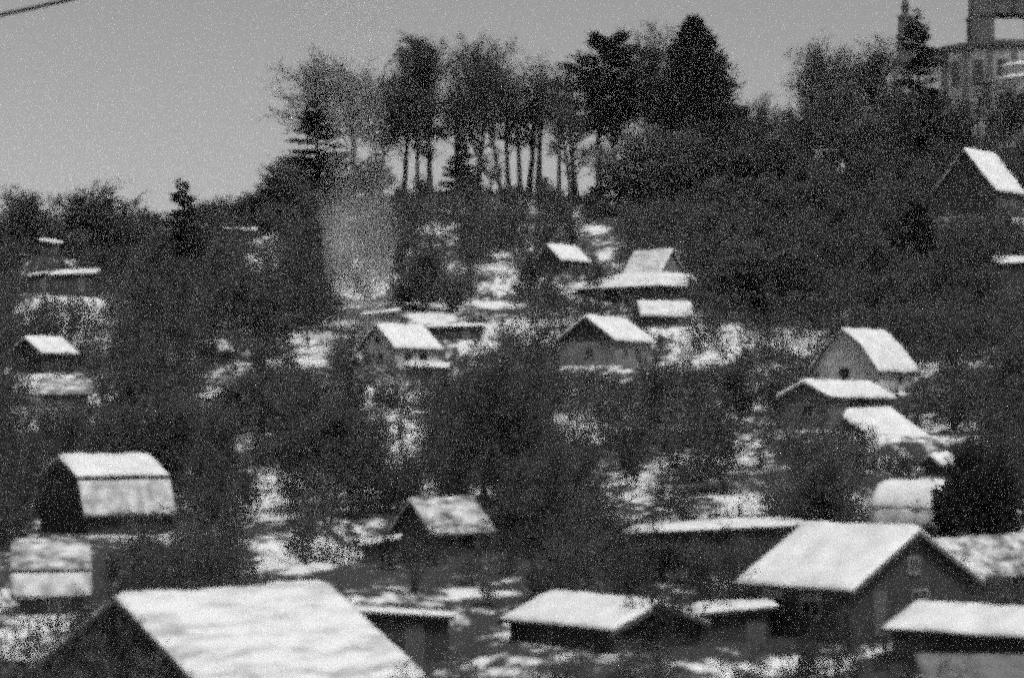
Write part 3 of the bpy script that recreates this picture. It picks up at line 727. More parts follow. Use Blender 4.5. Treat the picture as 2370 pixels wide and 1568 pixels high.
def evergreen_bush(seed, H=4.):
    g = Grow(seed); r = g.r; n = 9000
    st = g.poly(np.zeros((5, 3)), unit(r.normal(0, .35, (5, 3)) + np.array([0, 0, 1.])), np.full(5, H * .7), 4, .1, .05)
    g.tubes('trunk', st, np.full(5, .07), np.full(5, .02), 5)
    cl = unit(r.normal(0, 1, (60, 3))) * r.uniform(.45, 1, (60, 1)) * np.array([H * .5, H * .5, H * .46]) + np.array([0, 0, H * .5])
    k = r.integers(0, 60, n); p = cl[k] + r.normal(0, H * .085, (n, 3)); p[:, 2] = np.maximum(p[:, 2], .05)
    d = unit(p - np.array([0, 0, H * .35]) + r.normal(0, .8, (n, 3)))
    g.parts['foliage'] = [sprays(r, p, d, r.uniform(.2, .4, n), r.uniform(.04, .08, n))]
    return [('stem', g.mesh('trunk', 'stem', M_BARK)), ('crown', g.mesh('foliage', 'crown', M_NEEDLE))], H

PROTO = {}
PROTO['broad'] = [bare_tree(100 + k, 24, .22, .7, .38, .58, 24, 1.05, tw_r=.024) for k in range(2)]
PROTO['dense'] = [bare_tree(110, 24, .3, .78, .27, .62, 26, 1.25, tw_r=.034)]
PROTO['slender'] = [bare_tree(120 + k, 24, .42, .8, .19, .72, 15, .88, tw_r=.015, up=.16, lean=.02 * (k - 1)) for k in range(3)]
PROTO['round'] = [bare_tree(130 + k, 9, .1, .7, .44, .52, 22, 1.0, tw_r=.019) for k in range(2)]
PROTO['fruit'] = [bare_tree(145 + k, 8, .16, .75, .42, .55, 13, .8, tw_r=.013) for k in range(3)]
PROTO['grey'] = [bare_tree(140, 10, .06, .7, .46, .5, 26, 1.1, twig=M_TWIGPALE, tw_r=.02)]
PROTO['spruce'] = [conifer(150 + k, 20, 'spruce', .05, .2, 12000) for k in range(2)]
PROTO['cone'] = [conifer(160, 22, 'cone', .03, .2, 40000)]
PROTO['pine'] = [conifer(170, 22, 'pine', .4, .2, 9000)]
PROTO['evergreen'] = [evergreen_bush(180)]
BK = [('upright', dict(H=5, ns=5, open_=.25)), ('spreading', dict(H=4.2, ns=7, open_=.9)), ('rounded', dict(H=4, ns=9, open_=.6)),
      ('straggling', dict(H=5.5, ns=4, open_=.6, twig=M_TWIGDARK)), ('thickset', dict(H=3.4, ns=10, open_=.55, twig=M_TWIGDARK)), ('wispy', dict(H=4.6, ns=5, open_=.5, twig=M_TWIGPALE))]
PROTO['bush'] = [bush(200 + k, **kw) for k, (nm, kw) in enumerate(BK)]
used = set()
def plant(kind, k, loc, scale, rz, name, label, cat, group=None, sxy=1.0):
    parts, H = PROTO[kind][k]
    root = thing(name, label, cat, loc, rz, group)
    root.scale = (scale * sxy, scale * sxy, scale)
    for pn, me in parts:
        o = bpy.data.objects.new(pn, me); col.objects.link(o); o.parent = root
    return root

def tree_at(kind, k, cx_, top, d, wpx, name, label, cat='tree', group=None, rz=None, sxy=None):
    """place a tree so that its top reaches row top at column cx_ (2370 view) when it stands on the ground at distance d"""
    p = P(cx_, top, d); zg = gz(p[0], d)
    H = max(2., p[2] - zg); parts, H0 = PROTO[kind][k]
    sc = H / H0
    if wpx:
        me = parts[1][1]; co = np.empty(len(me.vertices) * 3, np.float32); me.vertices.foreach_get('co', co); co = co.reshape(-1, 3)
        w0 = np.percentile(co[:, 0], 98) - np.percentile(co[:, 0], 2)
        sxy = wpx * d * K / FPX / w0 / sc
        top0 = np.percentile(co[:, 2], 99.7); sc = sc * H0 / top0; sxy *= top0 / H0
    return plant(kind, k, (p[0], d, zg), sc, random.uniform(0, 6.28) if rz is None else rz, name, label, cat, group, sxy or 1.0)
SK = 'trees along the skyline'
tree_at('spruce', 0, 738, 246, 374, 195, 'spruce', 'dark spruce with layered drooping boughs in front of the broad bare crown', group=SK)
tree_at('broad', 0, 822, 126, 396, 235, 'bare_tree', 'broad bare tree with a hazy round crown behind the layered spruce', group=SK)
tree_at('dense', 0, 968, 86, 392, 150, 'bare_tree', 'tall tree with the darkest, thickest twiggy crown of the skyline row', group=SK)
tree_at('broad', 1, 1108, 84, 402, 165, 'bare_tree', 'bare tree with a loose pale crown beside the darkest crown', group=SK)
tree_at('spruce', 1, 1066, 318, 384, 100, 'spruce', 'short black spruce between the tall trunks on the crest', group=SK)
for cx_, tp, kk, lb in ((1160, 135, 0, 'slender bare tree nearest the short black spruce'), (1205, 145, 1, 'slender bare tree with a pale gap on either side of its trunk'),
                        (1248, 138, 2, 'slender bare tree in the middle of the thin-trunked row'), (1292, 148, 0, 'slender bare tree beside the stepped pine'),
                        (1178, 190, 1, 'thin shorter bare tree squeezed among the slender trunks'), (1330, 200, 2, 'thin bare tree directly under the lower boughs of the pine'),
                        (935, 180, 1, 'thin bare trunk leaning on the darkest crown'), (1000, 200, 2, 'thin bare tree with forked trunk under the darkest crown'),
                        (880, 175, 0, 'slender bare tree filling the gap before the darkest crown'), (1060, 120, 1, 'slender bare tree rising directly behind the short black spruce'),
                        (1435, 215, 0, 'slender bare tree on the far side of the pine'), (1225, 160, 2, 'slender bare tree half merged with its neighbour in the thin-trunked row')):
    tree_at('slender', kk, cx_, tp, 390 + random.uniform(-4, 8), 122, 'bare_tree', lb, group=SK)
tree_at('pine', 0, 1385, 80, 388, 150, 'pine_tree', 'tall pine with a tufted crown above a wider lower tier of boughs', group=SK)
tree_at('broad', 1, 1512, 62, 400, 165, 'bare_tree', 'bare tree with fanning branches between the pine and the black cone', group=SK)
tree_at('cone', 0, 1613, 46, 385, 172, 'conifer', 'massive black cone-shaped conifer, the darkest tree on the crest', group=SK)
tree_at('grey', 0, 1520, 288, 368, 205, 'bare_tree', 'grey dome-shaped bare tree at the foot of the black cone conifer', group=SK)
tree_at('round', 0, 1762, 222, 385, 125, 'bare_tree', 'small bare tree alone in the skyline gap beside the black cone', group=SK)
tree_at('broad', 0, 1920, 102, 392, 165, 'bare_tree', 'wide bare tree between the skyline gap and the church', group=SK, rz=2.1)
tree_at('broad', 1, 2035, 88, 398, 120, 'bare_tree', 'bare tree whose twigs touch the onion turret', group=SK, rz=4.0)
tree_at('spruce', 0, 2133, 42, 372, 160, 'conifer', 'broad black spruce hiding half of the church nave', group=SK, rz=3.0)
tree_at('round', 1, 2010, 250, 360, 150, 'bare_tree', 'dark twiggy tree below the wide bare tree near the church', group=SK)
tree_at('round', 0, 1820, 300, 365, 130, 'bare_tree', 'low twiggy tree under the skyline gap', group=SK)
tree_at('round', 1, 2330, 190, 400, 110, 'bare_tree', 'twiggy tree growing against the snowy side chapels of the church', group=SK)
# low skyline on the far side
tree_at('round', 0, 48, 434, 350, 125, 'bare_tree', 'round dark tree with a ragged top over the topmost snow strip', group=SK)
tree_at('round', 1, 232, 424, 345, 185, 'bare_tree', 'widest dark round tree of the low skyline', group=SK)
tree_at('spruce', 1, 424, 422, 306, 150, 'spruce', 'pointed narrow spruce standing out of the low skyline', group=SK)
tree_at('round', 0, 340, 484, 384, 70, 'bare_tree', 'small pale twiggy tree between the round tree and pointed spruce', group=SK)
for cx_, tp, lb in ((505, 456, 'bare tree just past the pointed spruce'), (560, 448, 'bare tree midway between the pointed spruce and the layered spruce'),
                    (618, 420, 'bare tree on the step where the skyline begins to climb'), (660, 372, 'bare tree leaning out under the layered spruce')):
    tree_at('round', int(cx_) % 2, cx_, tp, 362, 115, 'bare_tree', lb, group=SK)
for cx_, tp, dd, ww, lb in ((300, 470, 352, 90, 'bare tree filling the notch next to the widest round tree'), (130, 500, 350, 90, 'low bare tree between the two round trees of the low skyline'),
                            (690, 395, 380, 90, 'bare tree pressed against the layered spruce'), (1690, 290, 378, 120, 'bare tree at the foot of the black cone, on its open side'),
                            (1745, 330, 372, 130, 'low bare tree under the small tree in the skyline gap'), (1870, 225, 380, 130, 'middling bare tree against the wide bare tree'),
                            (1960, 190, 384, 140, 'bushy bare tree between the wide bare tree and the turret'), (2070, 200, 368, 120, 'bushy bare tree at the foot of the broad black spruce'),
                            (2205, 215, 366, 110, 'bare tree veiling the rotunda beside the broad black spruce'), (2265, 150, 420, 90, 'thin bare tree standing right before the church pilasters'),
                            (2180, 330, 352, 110, 'bare tree beside the pale snow gap below the church'), (1450, 360, 376, 120, 'low bare tree under the far side of the pine'),
                            (1120, 345, 382, 90, 'low bare tree filling between slender trunks'), (860, 360, 384, 100, 'low bare tree at the foot of the broad hazy crown')):
    tree_at('round' if ww > 95 else 'slender', int(cx_) % 2, cx_, tp, dd, ww, 'bare_tree', lb, group=SK)
# larger single plants on the slope
for cx_, tp, dd, ww, kd, kk, lb in ((1400, 1190, 127, 170, 'round', 0, 'dark bushy tree filling the hollow past the twig-streaked cabin'), (1530, 1255, 118, 150, 'round', 1, 'dark bushy tree under the long roof sliver'),
        (1480, 900, 190, 210, 'fruit', 0, 'broad fine-twigged tree in the middle of the slope under the pale-doored cabin'), (1640, 930, 180, 190, 'fruit', 1, 'broad fine-twigged tree before the shallow-roofed cabin'),
        (1120, 930, 185, 220, 'round', 0, 'wide dark tree downhill of the pale plume'), (1000, 960, 172, 160, 'fruit', 2, 'airy tree by the snow gap below the pale plume'),
        (560, 880, 190, 200, 'round', 1, 'wide dark tree above the mansard-roofed cabin'), (1680, 1060, 150, 170, 'fruit', 2, 'airy tree above the long roof sliver')):
    tree_at(kd, kk, cx_, tp, dd, ww, 'bare_tree', lb, group='bare trees on the slope')
tree_at('slender', 1, 1322, 175, 338, 110, 'bare_tree', 'lone tall bare tree whose thick trunk stands lower down than the pine, above the hut', group='bare trees on the slope')
tree_at('evergreen', 0, 2262, 1036, 131, 165, 'evergreen_bush', 'round black evergreen bush beside the barrel-roofed hut', 'bush')
tree_at('round', 0, 775, 945, 146, 270, 'bare_tree', 'dome-shaped dark tree standing between the mansard cabin and the twig-streaked cabin', group='bare trees on the slope')
tree_at('round', 1, 1285, 1120, 136, 240, 'bare_tree', 'round dark tree rising beside the twig-streaked cabin', group='bare trees on the slope')
tree_at('spruce', 1, 2130, 470, 300, 150, 'spruce', 'shadowy spruce deep in the wood under the church', group='bare trees on the slope')
tree_at('round', 1, 1760, 560, 270, 260, 'bare_tree', 'wide bare tree on the dark slope beside the house with skirt roof', group='bare trees on the slope')
tree_at('round', 0, 640, 610, 262, 200, 'bare_tree', 'bare tree with dense twigs beside the pale plume', group='bare trees on the slope')

# ------------------------------------------------------------------ thickets: individual bushes where they show, the rest as undergrowth
BLOCK = []                                                       # roof areas that stay visible: (x0, y0, x1, y1, distance, share of bushes let through)
for h in HOUSES:
    q = np.array(h['c'], float); y1 = q[:, 1].max() + (h.get('low', (0, 0))[1]); leak = .0
    if h['id'] in 'BMYSTQW': leak = {'W': .06, 'B': .6, 'Y': .12, 'M': .1}.get(h['id'], .35)
    BLOCK.append((q[:, 0].min() - 6, q[:, 1].min() - 6, q[:, 0].max() + 6, y1 + 3, h['d'], leak))
    if h['id'] in 'AIFHN': BLOCK.append((q[:, 0].min() - 40, q[:, 1].min(), q[:, 0].max() + 40, y1 + (66 if h['id'] == 'I' else 42), h['d'], 0 if h['id'] == 'I' else .12))
BLOCK.append((1335, 566, 1610, 664, 295, .2)); BLOCK.append((1980, 1205, 2245, 1345, 105, 0)); BLOCK.append((280, 1345, 1000, 1450, 91, .05)); BLOCK.append((380, 1450, 1000, 1560, 91, .16)); BLOCK.append((850, 775, 920, 850, 245, .2))
for f in FLATS:
    BLOCK.append((f['a'][0] - 4, f['a'][1] - f['strip'] - 4, f['b'][0] + 4, f['b'][1] + 8, f['d'], 0 if f['id'] == 'f2' else .1 if f['id'] in ('V', 'X', 'Y2', 'Z') else .3))
    if f['id'] in ('V', 'Y2'): BLOCK.append((f['a'][0], f['a'][1], f['b'][0], f['b'][1] + 55, f['d'], .15))
for cx_, cy_, rx_, ry_ in CLEAR:
    if rx_: BLOCK.append((cx_ - rx_ * .8, cy_ - ry_ * .8, cx_ + rx_ * .8, cy_ + ry_ * .8, None, .36))
FOOT = [(h['x'], h['d'], h['L'] / 2 + 1.2, h['wt'] + 1.2, h['rot']) for h in HOUSES] + [((f['A'][0] + f['B'][0]) / 2, f['d'] + f['dep'] / 2, abs(f['B'][0] - f['A'][0]) / 2 + .8, f['dep'] / 2 + .8, 0) for f in FLATS]
def on_house(x, y):
    for hx, hy, a, b, rt in FOOT:
        dx, dy = x - hx, y - hy; c, s = math.cos(-rt), math.sin(-rt)
        if abs(dx * c - dy * s) < a and abs(dx * s + dy * c) < b: return True
    return False
SHORT = {'A': 'black-gabled cabin', 'B': 'half-hidden cabin', 'C': 'stepped-eave shed', 'D': 'barrel-roofed hut', 'E': 'tiny diamond-roofed shed', 'F': 'shallow-roofed cabin', 'H': 'pale-gabled cabin', 'I': 'pale-doored cabin', 'J': 'plume-side cabin', 'K': 'hut under trunks', 'L': 'skirt-roofed house', 'M': 'mottled shed', 'N': 'steep-roofed house', 'P': 'clearing-side cabin', 'Q': 'half-buried hut', 'G': 'mansard cabin', 'T': 'round-shouldered cabin', 'U': 'snowy barn', 'W': 'snow-drowned shed', 'Y': 'twig-streaked cabin', 'S': 'patchy grey shed', 'Z0': 'pale church house', 'f2': 'snowy lean-to', 'V': 'barn-side shed', 'X': 'blade-roofed shed', 'Y2': 'low black lean-to', 'Z': 'sliver-roofed shed', 'J2': 'lens-roofed shed', 'J3': 'hairline-roofed shed', 'J4': 'plume-veiled shed', 'Rr': 'terrace shed', 'Rq': 'sloping-edged shed', 'R3': 'topmost strip shed', 'R4': 'broken-edged shed', 'O': 'wood-bound shed', 'K2': 'crest hut', 'Cf': 'grey-sheeted shed'}
REFS = [('the ' + SHORT[h['id']], h['x'], h['d'] + 1) for h in HOUSES] + [('the ' + SHORT[f['id']], (f['A'][0] + f['B'][0]) / 2, f['d'] + 1) for f in FLATS]
seen_labels = {}
def bush_label(look, x, y):
    """a label from the plant's look and the two buildings it stands closest to"""
    o = sorted((math.hypot(x - rx, (y - ry) * .7), i) for i, (_, rx, ry) in enumerate(REFS))
    d1, i1 = o[0]; r, rx, ry = REFS[i1]; dx, dy = x - rx, (y - ry) * .7
    w = ('uphill behind' if dy > 0 else 'downhill of') if abs(dy) > abs(dx) else 'level with'
    how = 'close ' if d1 < 6 else 'well ' if d1 < 14 else 'far '
    opts = [look + ' ' + w + ' ' + r]
    opts += [opts[0] + ', toward ' + REFS[i][0] for _, i in o[1:6] if (REFS[i][1] - rx) * dx + (REFS[i][2] - ry) * dy > 0]
    opts += [look + ' ' + how + w + ' ' + r]
    opts += [look + ' between ' + r + ' and ' + REFS[i][0] for _, i in o[1:4]]
    for l in opts:
        if len(l.split()) <= 15 and l not in seen_labels: seen_labels[l] = 1; return l
    return opts[0]

cand = []
tries = 0
while len(cand) < 3900 and tries < 90000:
    tries += 1
    d = 78 + (402 - 78) * rng.random() ** .8
    hw = 540 / FPX * d
    x = rng.uniform(-hw, hw)
    if rng.random() > .12 and float(vnoise(np.array([x]), np.array([d]), 11, 31)[0] + .7 * vnoise(np.array([x]), np.array([d]), 4.5, 32)[0]) < -.1: continue
    cand.append((x, d))
cand = np.array(cand); zs = ground(cand[:, 0], cand[:, 1])
kinds = rng.integers(0, len(BK), len(cand)); scl = rng.uniform(.55, 1.25, len(cand)) * np.clip(.7 + (cand[:, 1] - 90) / 330, .6, 1.35)
keep = []
scl = np.where((cand[:, 1] > 366) & (cand[:, 0] > -40), scl * .38, scl)
for j, ((x, y), z) in enumerate(zip(cand, zs)):
    if on_house(x, y): continue
    H = PROTO['bush'][kinds[j]][1] * scl[j]; rw = H * .38
    q = project(np.array([[x - rw, y, z], [x + rw, y, z + H * .92]]))
    x0, x1, yt, yb = q[0, 0], q[1, 0], q[1, 1], q[0, 1]
    ok = True
    for bx0, by0, bx1, by1, bd, leak in BLOCK:
        if bd is not None and y > bd + 1: continue
        if bd is None and yb < by0: continue
        ov = max(0, min(x1, bx1) - max(x0, bx0)) * max(0, min(yb, by1) - max(yt, by0))
        if ov > .04 * max((bx1 - bx0) * (by1 - by0), 1) or ov > .25 * (x1 - x0) * (yb - yt):
            if rng.random() > leak: ok = False; break
    if ok: keep.append((j, (yb - yt)))
keep.sort(key=lambda t: -t[1])
print('bushes kept', len(keep))
IND = 240
# the individual bushes: the ones that show largest, thinned so that they do not crowd one another
ind, rest, occ = [], [], []
for j, hp in keep:
    x, y = cand[j]; q = project(np.array([[x, y, zs[j] + 1.5]]))[0]
    if len(ind) < IND and all(abs(q[0] - a) > 30 or abs(q[1] - b) > 22 for a, b in occ) and -20 < q[0] < 2390 and q[1] < 1600:
        ind.append(j); occ.append((q[0], q[1]))
    else: rest.append(j)
for j in ind:
    x, y = cand[j]; H = PROTO['bush'][kinds[j]][1] * scl[j]
    size = 'low' if H < 3 else 'tall' if H > 5.4 else 'shoulder-high' if H < 3.8 else 'mid-sized'
    w_ = 'bush' if kinds[j] in (1, 2, 4) else 'fruit tree'
    plant('bush', kinds[j], (x, y, float(zs[j])), float(scl[j]), rng.uniform(0, 6.28), 'bare_bush' if w_ == 'bush' else 'fruit_tree',
          bush_label(size + ' ' + BK[kinds[j]][0] + ' bare ' + w_, x, y), w_, 'bare bushes and fruit trees on the slope')
for px_, py_, d, kk, sc_, lb in ((120, 1560, 84, 1, 1.0, 'wide spreading bush right against the dark gable of the barn'), (230, 1545, 86, 2, .95, 'round bush under the barn gable'),
                           (60, 1500, 88, 3, .9, 'straggling bush between the barn gable and the round-shouldered cabin'), (330, 1600, 83, 5, .8, 'pale wispy bush in front of the barn roof corner'),
                           (180, 1480, 93, 4, 1.2, 'thickset dark bush behind the barn gable'), (20, 1600, 82, 0, 1.0, 'upright bush at the very corner below the barn'),
                           (1560, 1480, 99, 3, .8, 'straggling bush at the end of the snow-drowned shed'), (1510, 1500, 97, 4, .8, 'thickset dark bush under the eave of the snow-drowned shed')):
    x = (px_ * K - CX) / FPX * d
    plant('bush', kk, (x, d, gz(x, d)), sc_, kk * 1.3, 'bare_bush', lb, 'bush', 'bare bushes and fruit trees on the slope')
for q, (px_, d) in enumerate(((900, 119), (960, 112), (1020, 121), (1075, 115), (1130, 109), (1180, 119), (1240, 112), (1290, 121), (840, 121), (1210, 124), (1110, 124), (1340, 115))):
    x = (px_ * K - CX) / FPX * d; kk = (4, 0, 3, 1, 5, 2)[q % 6]
    lb = '%s %s bare bush in the dark yard between the barn and the twig-streaked cabin' % ('taller' if q < 6 else 'lower', BK[kk][0])
    plant('bush', kk, (x, d, gz(x, d)), .62 if q < 6 else .45, q * 1.1, 'bare_bush', lb, 'bush', 'bare bushes and fruit trees on the slope')
# the undergrowth: instances of the same leafless bushes scattered by geometry nodes
src = bpy.data.collections.new('bush_source')
for k, (parts, H) in enumerate(PROTO['bush']):
    o = bpy.data.objects.new('shrub', parts[1][1]); src.objects.link(o)
jr = np.array(rest)
um = bpy.data.meshes.new('undergrowth'); um.vertices.add(len(jr))
um.vertices.foreach_set('co', np.stack([cand[jr, 0], cand[jr, 1], zs[jr]], 1).astype(np.float32).ravel())
for nm, tp, vals in (('size', 'FLOAT', scl[jr] * .9), ('turn', 'FLOAT', rng.uniform(0, 6.28, len(jr))), ('pick', 'INT', kinds[jr])):
    a = um.attributes.new(nm, tp, 'POINT'); a.data.foreach_set('value', np.ascontiguousarray(vals, np.int32 if tp == 'INT' else np.float32))
uo = obj('undergrowth', um); uo['kind'] = 'stuff'
ng = bpy.data.node_groups.new('scatter_undergrowth', 'GeometryNodeTree')
ng.interface.new_socket('Geometry', in_out='INPUT', socket_type='NodeSocketGeometry'); ng.interface.new_socket('Geometry', in_out='OUTPUT', socket_type='NodeSocketGeometry')
gi, go = ng.nodes.new('NodeGroupInput'), ng.nodes.new('NodeGroupOutput')
ci = ng.nodes.new('GeometryNodeCollectionInfo'); ci.inputs['Collection'].default_value = src; ci.inputs['Separate Children'].default_value = True; ci.inputs['Reset Children'].default_value = True
ip = ng.nodes.new('GeometryNodeInstanceOnPoints'); ip.inputs['Pick Instance'].default_value = True
def attr(nm, tp):
    n = ng.nodes.new('GeometryNodeInputNamedAttribute'); n.data_type = tp; n.inputs['Name'].default_value = nm; return n.outputs[0]
cmb = ng.nodes.new('ShaderNodeCombineXYZ'); ng.links.new(attr('turn', 'FLOAT'), cmb.inputs['Z'])
ng.links.new(gi.outputs[0], ip.inputs['Points']); ng.links.new(ci.outputs[0], ip.inputs['Instance'])
ng.links.new(attr('pick', 'INT'), ip.inputs['Instance Index']); ng.links.new(cmb.outputs[0], ip.inputs['Rotation']); ng.links.new(attr('size', 'FLOAT'), ip.inputs['Scale'])
ng.links.new(ip.outputs[0], go.inputs[0])
md = uo.modifiers.new('scatter', 'NODES'); md.node_group = ng

# wood on the dark upper slope: bare trees one by one
wood = []
for _ in range(6000):
    d = rng.uniform(255, 392); px_ = rng.uniform(-40, 2410)
    x = (px_ * K - CX) / FPX * d
    row = project(np.array([[x, d, gz(x, d)]]))[0, 1]
    right = 1620 < px_ < 2420 and 330 < row < 720
    crest = 700 < px_ < 2400 and 400 < row < 520
    lft = px_ < 700 and 500 < row < 640
    if not (right or crest or lft) or on_house(x, d): continue
    H = rng.uniform(6, 10) if right else rng.uniform(4, 7)
    q = project(np.array([[x - H * .3, d, gz(x, d)], [x + H * .3, d, gz(x, d) + H]]))
    bad = False
    for bx0, by0, bx1, by1, bd, leak in BLOCK:
        if bd is None or d > bd: continue
        if min(q[1, 0], bx1) > max(q[0, 0], bx0) and min(q[0, 1], by1) > max(q[1, 1], by0): bad = True; break
    if bad: continue
    if any(abs(px_ - a) < 34 and abs(row - b) < 24 for a, b, *_ in wood): continue
    if q[1, 1] < 330 and px_ > 880 and px_ < 2100: continue
    wood.append((px_, row, x, d, H))
    if len(wood) >= 110: break
for px_, row, x, d, H in wood:
    k = int(rng.integers(0, 2)); adj = ('rounded', 'branching')[k]
    plant('round', k, (x, d, gz(x, d)), H / 9., rng.uniform(0, 6.28), 'bare_tree', bush_label(('tall' if H > 8 else 'small' if H < 5.5 else 'middling') + ' ' + adj + ' wood tree', x, d), 'tree', 'bare trees in the wood on the upper slope')
print('wood trees', len(wood))
mid = []
for _ in range(9000):
    d = rng.uniform(118, 335); px_ = rng.uniform(-30, 2400); x = (px_ * K - CX) / FPX * d
    z = gz(x, d); row = project(np.array([[x, d, z]]))[0, 1]
    if on_house(x, d) or row > 1480: continue
    H = rng.uniform(5.5, 9.5)
    q = project(np.array([[x - H * .3, d, z], [x + H * .3, d, z + H * .95]]))
    bad = False
    for bx0, by0, bx1, by1, bd, leak in BLOCK:
        if bd is not None and d > bd: continue
        if bd is None and q[0, 1] < by0: continue
        ov = max(0, min(q[1, 0], bx1) - max(q[0, 0], bx0)) * max(0, min(q[0, 1], by1) - max(q[1, 1], by0))
        if ov > .06 * (bx1 - bx0) * (by1 - by0) or (bd is None and ov > .25 * (q[1, 0] - q[0, 0]) * (q[0, 1] - q[1, 1])): bad = True; break
    if bad or any(math.hypot(px_ - a, (row - b) * 1.6) < 66 for a, b in mid): continue
    mid.append((px_, row))
    kd = ('fruit', 'fruit', 'fruit', 'round', 'slender')[int(rng.integers(0, 5))]; k = int(rng.integers(0, len(PROTO[kd])))
    H *= 1.35 if kd == 'slender' else 1.0
    look = {'round': 'bushy-crowned bare', 'fruit': ('open-branched bare', 'airy bare', 'fine-twigged bare')[k], 'slender': 'slim bare'}[kd]
    plant(kd, k, (x, d, z), H / PROTO[kd][k][1], rng.uniform(0, 6.28), 'bare_tree', bush_label(('tall ' if H > 8 else 'smallish ') + look + ' tree', x, d), 'tree', 'bare trees on the slope', 1.5 if kd == 'slender' else 1.0)
    if len(mid) >= 135: break
print('mid trees', len(mid))

# ------------------------------------------------------------------ garden fences on the upper terrace
def fence(a, b, d0, d1, n, label):
    A, B = P(a[0], a[1], d0), P(b[0], b[1], d1)
    A[2], B[2] = gz(A[0], d0), gz(B[0], d1)
    root = thing('garden_fence', label, 'fence', A, math.atan2(B[1] - A[1], B[0] - A[0]), 'garden fences')
    W = math.hypot(B[0] - A[0], B[1] - A[1])
    hs = [gz(A[0] + (B[0] - A[0]) * i / n, d0 + (d1 - d0) * i / n) - A[2] for i in range(n + 1)]
    for i in range(n + 1):
        mb = MB(); x = W * i / n; mb.box(x - .07, x + .07, -.07, .07, hs[i] - .5, hs[i] + 1.25); mb.build('post', M_MIDWOOD, root)
    for zz in (.45, 1.0):
        for i in range(n):
            mb = MB(); x0, x1 = W * i / n + .071, W * (i + 1) / n - .071
            mb.V = [(x0, -.03, hs[i] + zz), (x1, -.03, hs[i + 1] + zz), (x1, .03, hs[i + 1] + zz), (x0, .03, hs[i] + zz)]
            mb.V += [(x, y, z + .14) for x, y, z in mb.V]; mb.F = [(0, 3, 2, 1), (4, 5, 6, 7), (0, 1, 5, 4), (1, 2, 6, 5), (2, 3, 7, 6), (3, 0, 4, 7)]
            mb.build('rail', M_MIDWOOD, root)
fence((100, 700), (240, 690), 272, 276, 7, 'two-rail wooden fence along the top of the snowy garden clearing')
fence((40, 742), (200, 730), 258, 264, 8, 'two-rail wooden fence crossing the snowy garden clearing lower down')
fence((1570, 742), (1720, 735), 262, 268, 7, 'two-rail wooden fence above the snowy clearing beside the pale-doored cabin')

# ------------------------------------------------------------------ cable, chimney plume that also stands in for a window reflection
c0, c1 = P(-40, 44, 112), P(170, -3, 118)
dv = (c1 - c0) / np.linalg.norm(c1 - c0)
g = Grow(5); n = 24; tt = np.linspace(-30, 40, n + 1)
pl = (c0[None] + dv[None] * tt[:, None]); pl[:, 2] += .0006 * (tt - 5) ** 2
g.tubes('c', pl[None], np.array([.1]), np.array([.1]), 8)
cb = obj('overhead_cable', g.mesh('c', 'overhead_cable', M_CABLE)); cb['label'] = 'thick black overhead cable crossing the corner of the sky'; cb['category'] = 'cable'

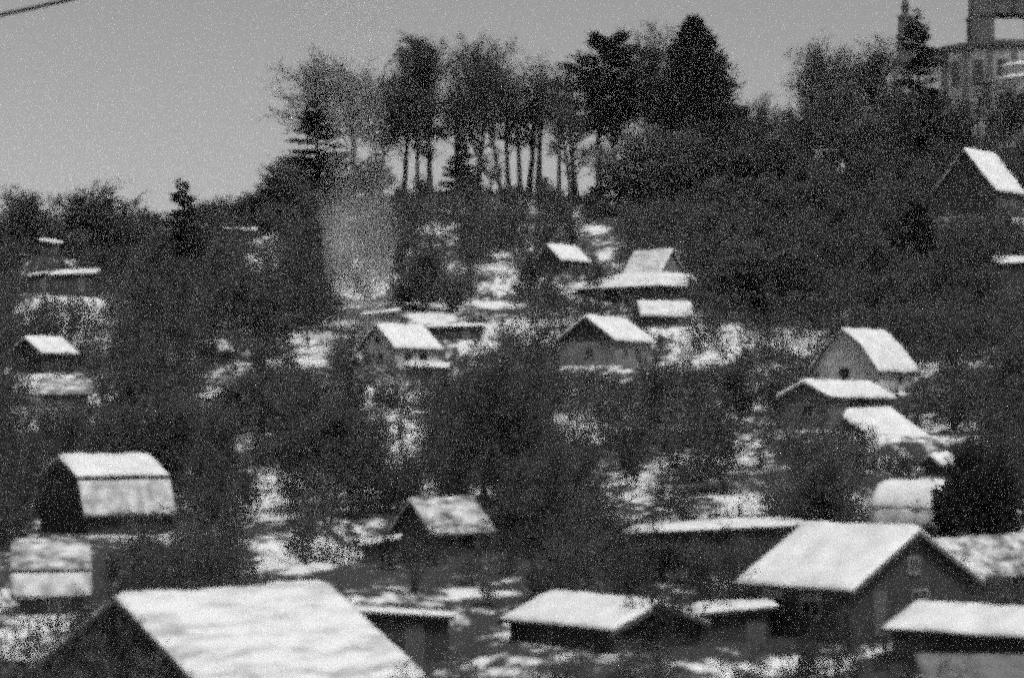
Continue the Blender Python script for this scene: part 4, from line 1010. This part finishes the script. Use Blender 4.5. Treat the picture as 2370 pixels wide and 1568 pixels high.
def smoke_and_reflection(rows, left, rght, dist, nsd=28):  # chimney plume below, widened above to imitate a pale window reflection
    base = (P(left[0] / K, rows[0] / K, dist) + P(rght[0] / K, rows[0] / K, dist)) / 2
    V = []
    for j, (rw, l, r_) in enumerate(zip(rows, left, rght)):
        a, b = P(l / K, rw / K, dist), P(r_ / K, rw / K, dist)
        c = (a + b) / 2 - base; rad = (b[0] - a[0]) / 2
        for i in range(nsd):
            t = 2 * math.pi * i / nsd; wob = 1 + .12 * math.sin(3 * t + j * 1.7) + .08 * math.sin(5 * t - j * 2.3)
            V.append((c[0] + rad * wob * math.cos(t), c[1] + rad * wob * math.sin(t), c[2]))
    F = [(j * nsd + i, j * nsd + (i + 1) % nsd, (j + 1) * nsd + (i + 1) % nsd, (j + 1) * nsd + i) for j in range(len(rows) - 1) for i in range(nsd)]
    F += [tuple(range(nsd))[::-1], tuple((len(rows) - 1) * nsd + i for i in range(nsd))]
    ms = bpy.data.materials.new('smoke_and_reflection'); ms.use_nodes = True; n_ = ms.node_tree; n_.nodes.clear(); lk = n_.links.new
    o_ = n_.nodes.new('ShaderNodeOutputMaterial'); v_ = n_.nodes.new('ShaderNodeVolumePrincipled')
    v_.inputs['Color'].default_value = (.98, .98, .98, 1); v_.inputs['Anisotropy'].default_value = -.6  # strong backscatter, brightens the volume toward the camera
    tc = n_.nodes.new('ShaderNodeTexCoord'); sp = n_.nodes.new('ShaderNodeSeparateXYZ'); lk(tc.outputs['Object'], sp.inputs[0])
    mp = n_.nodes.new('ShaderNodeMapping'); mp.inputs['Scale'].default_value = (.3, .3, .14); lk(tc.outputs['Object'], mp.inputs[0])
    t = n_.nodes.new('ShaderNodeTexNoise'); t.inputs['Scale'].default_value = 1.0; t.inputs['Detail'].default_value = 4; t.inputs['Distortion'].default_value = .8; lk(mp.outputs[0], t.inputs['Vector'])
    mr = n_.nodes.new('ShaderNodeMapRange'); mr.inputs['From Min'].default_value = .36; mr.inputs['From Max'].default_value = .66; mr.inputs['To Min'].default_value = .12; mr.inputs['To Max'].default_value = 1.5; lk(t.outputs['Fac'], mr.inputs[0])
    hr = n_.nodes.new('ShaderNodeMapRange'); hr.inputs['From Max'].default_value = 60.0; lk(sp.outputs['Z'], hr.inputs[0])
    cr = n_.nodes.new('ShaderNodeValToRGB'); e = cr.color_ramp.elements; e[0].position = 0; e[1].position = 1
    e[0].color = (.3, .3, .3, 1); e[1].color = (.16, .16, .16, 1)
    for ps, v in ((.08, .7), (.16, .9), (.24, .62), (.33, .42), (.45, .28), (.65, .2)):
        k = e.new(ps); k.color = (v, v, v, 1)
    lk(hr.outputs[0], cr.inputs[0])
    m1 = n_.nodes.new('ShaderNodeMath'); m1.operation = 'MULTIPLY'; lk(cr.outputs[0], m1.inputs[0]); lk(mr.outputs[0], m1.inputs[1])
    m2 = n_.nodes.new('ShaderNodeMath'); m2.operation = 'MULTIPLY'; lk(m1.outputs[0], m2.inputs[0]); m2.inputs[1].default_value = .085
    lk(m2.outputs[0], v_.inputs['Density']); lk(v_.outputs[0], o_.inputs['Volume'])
    so = obj('smoke_and_reflection', new_mesh('smoke_and_reflection', V, F, ms, True), None, base); so['kind'] = 'stuff'
smoke_and_reflection([350, 335, 310, 280, 250, 222, 195, 165, 130, 90, 50, 0, -60, -140], [356, 349, 340, 330, 320, 317, 320, 326, 324, 314, 298, 280, 266, 258],
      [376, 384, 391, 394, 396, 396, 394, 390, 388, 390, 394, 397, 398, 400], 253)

# ------------------------------------------------------------------ thin haze, added to lift the blacks and grain the sky
hz = MB(); hz.box(-2600, 2600, -70, 3600, -30, 110)
mh = bpy.data.materials.new('added_haze'); mh.use_nodes = True; n_ = mh.node_tree; n_.nodes.clear()
o_ = n_.nodes.new('ShaderNodeOutputMaterial'); v_ = n_.nodes.new('ShaderNodeVolumePrincipled')
v_.inputs['Color'].default_value = (.9, .9, .9, 1); v_.inputs['Density'].default_value = .00013
n_.links.new(v_.outputs[0], o_.inputs['Volume'])
ho = hz.build('added_haze', mh); ho['kind'] = 'stuff'
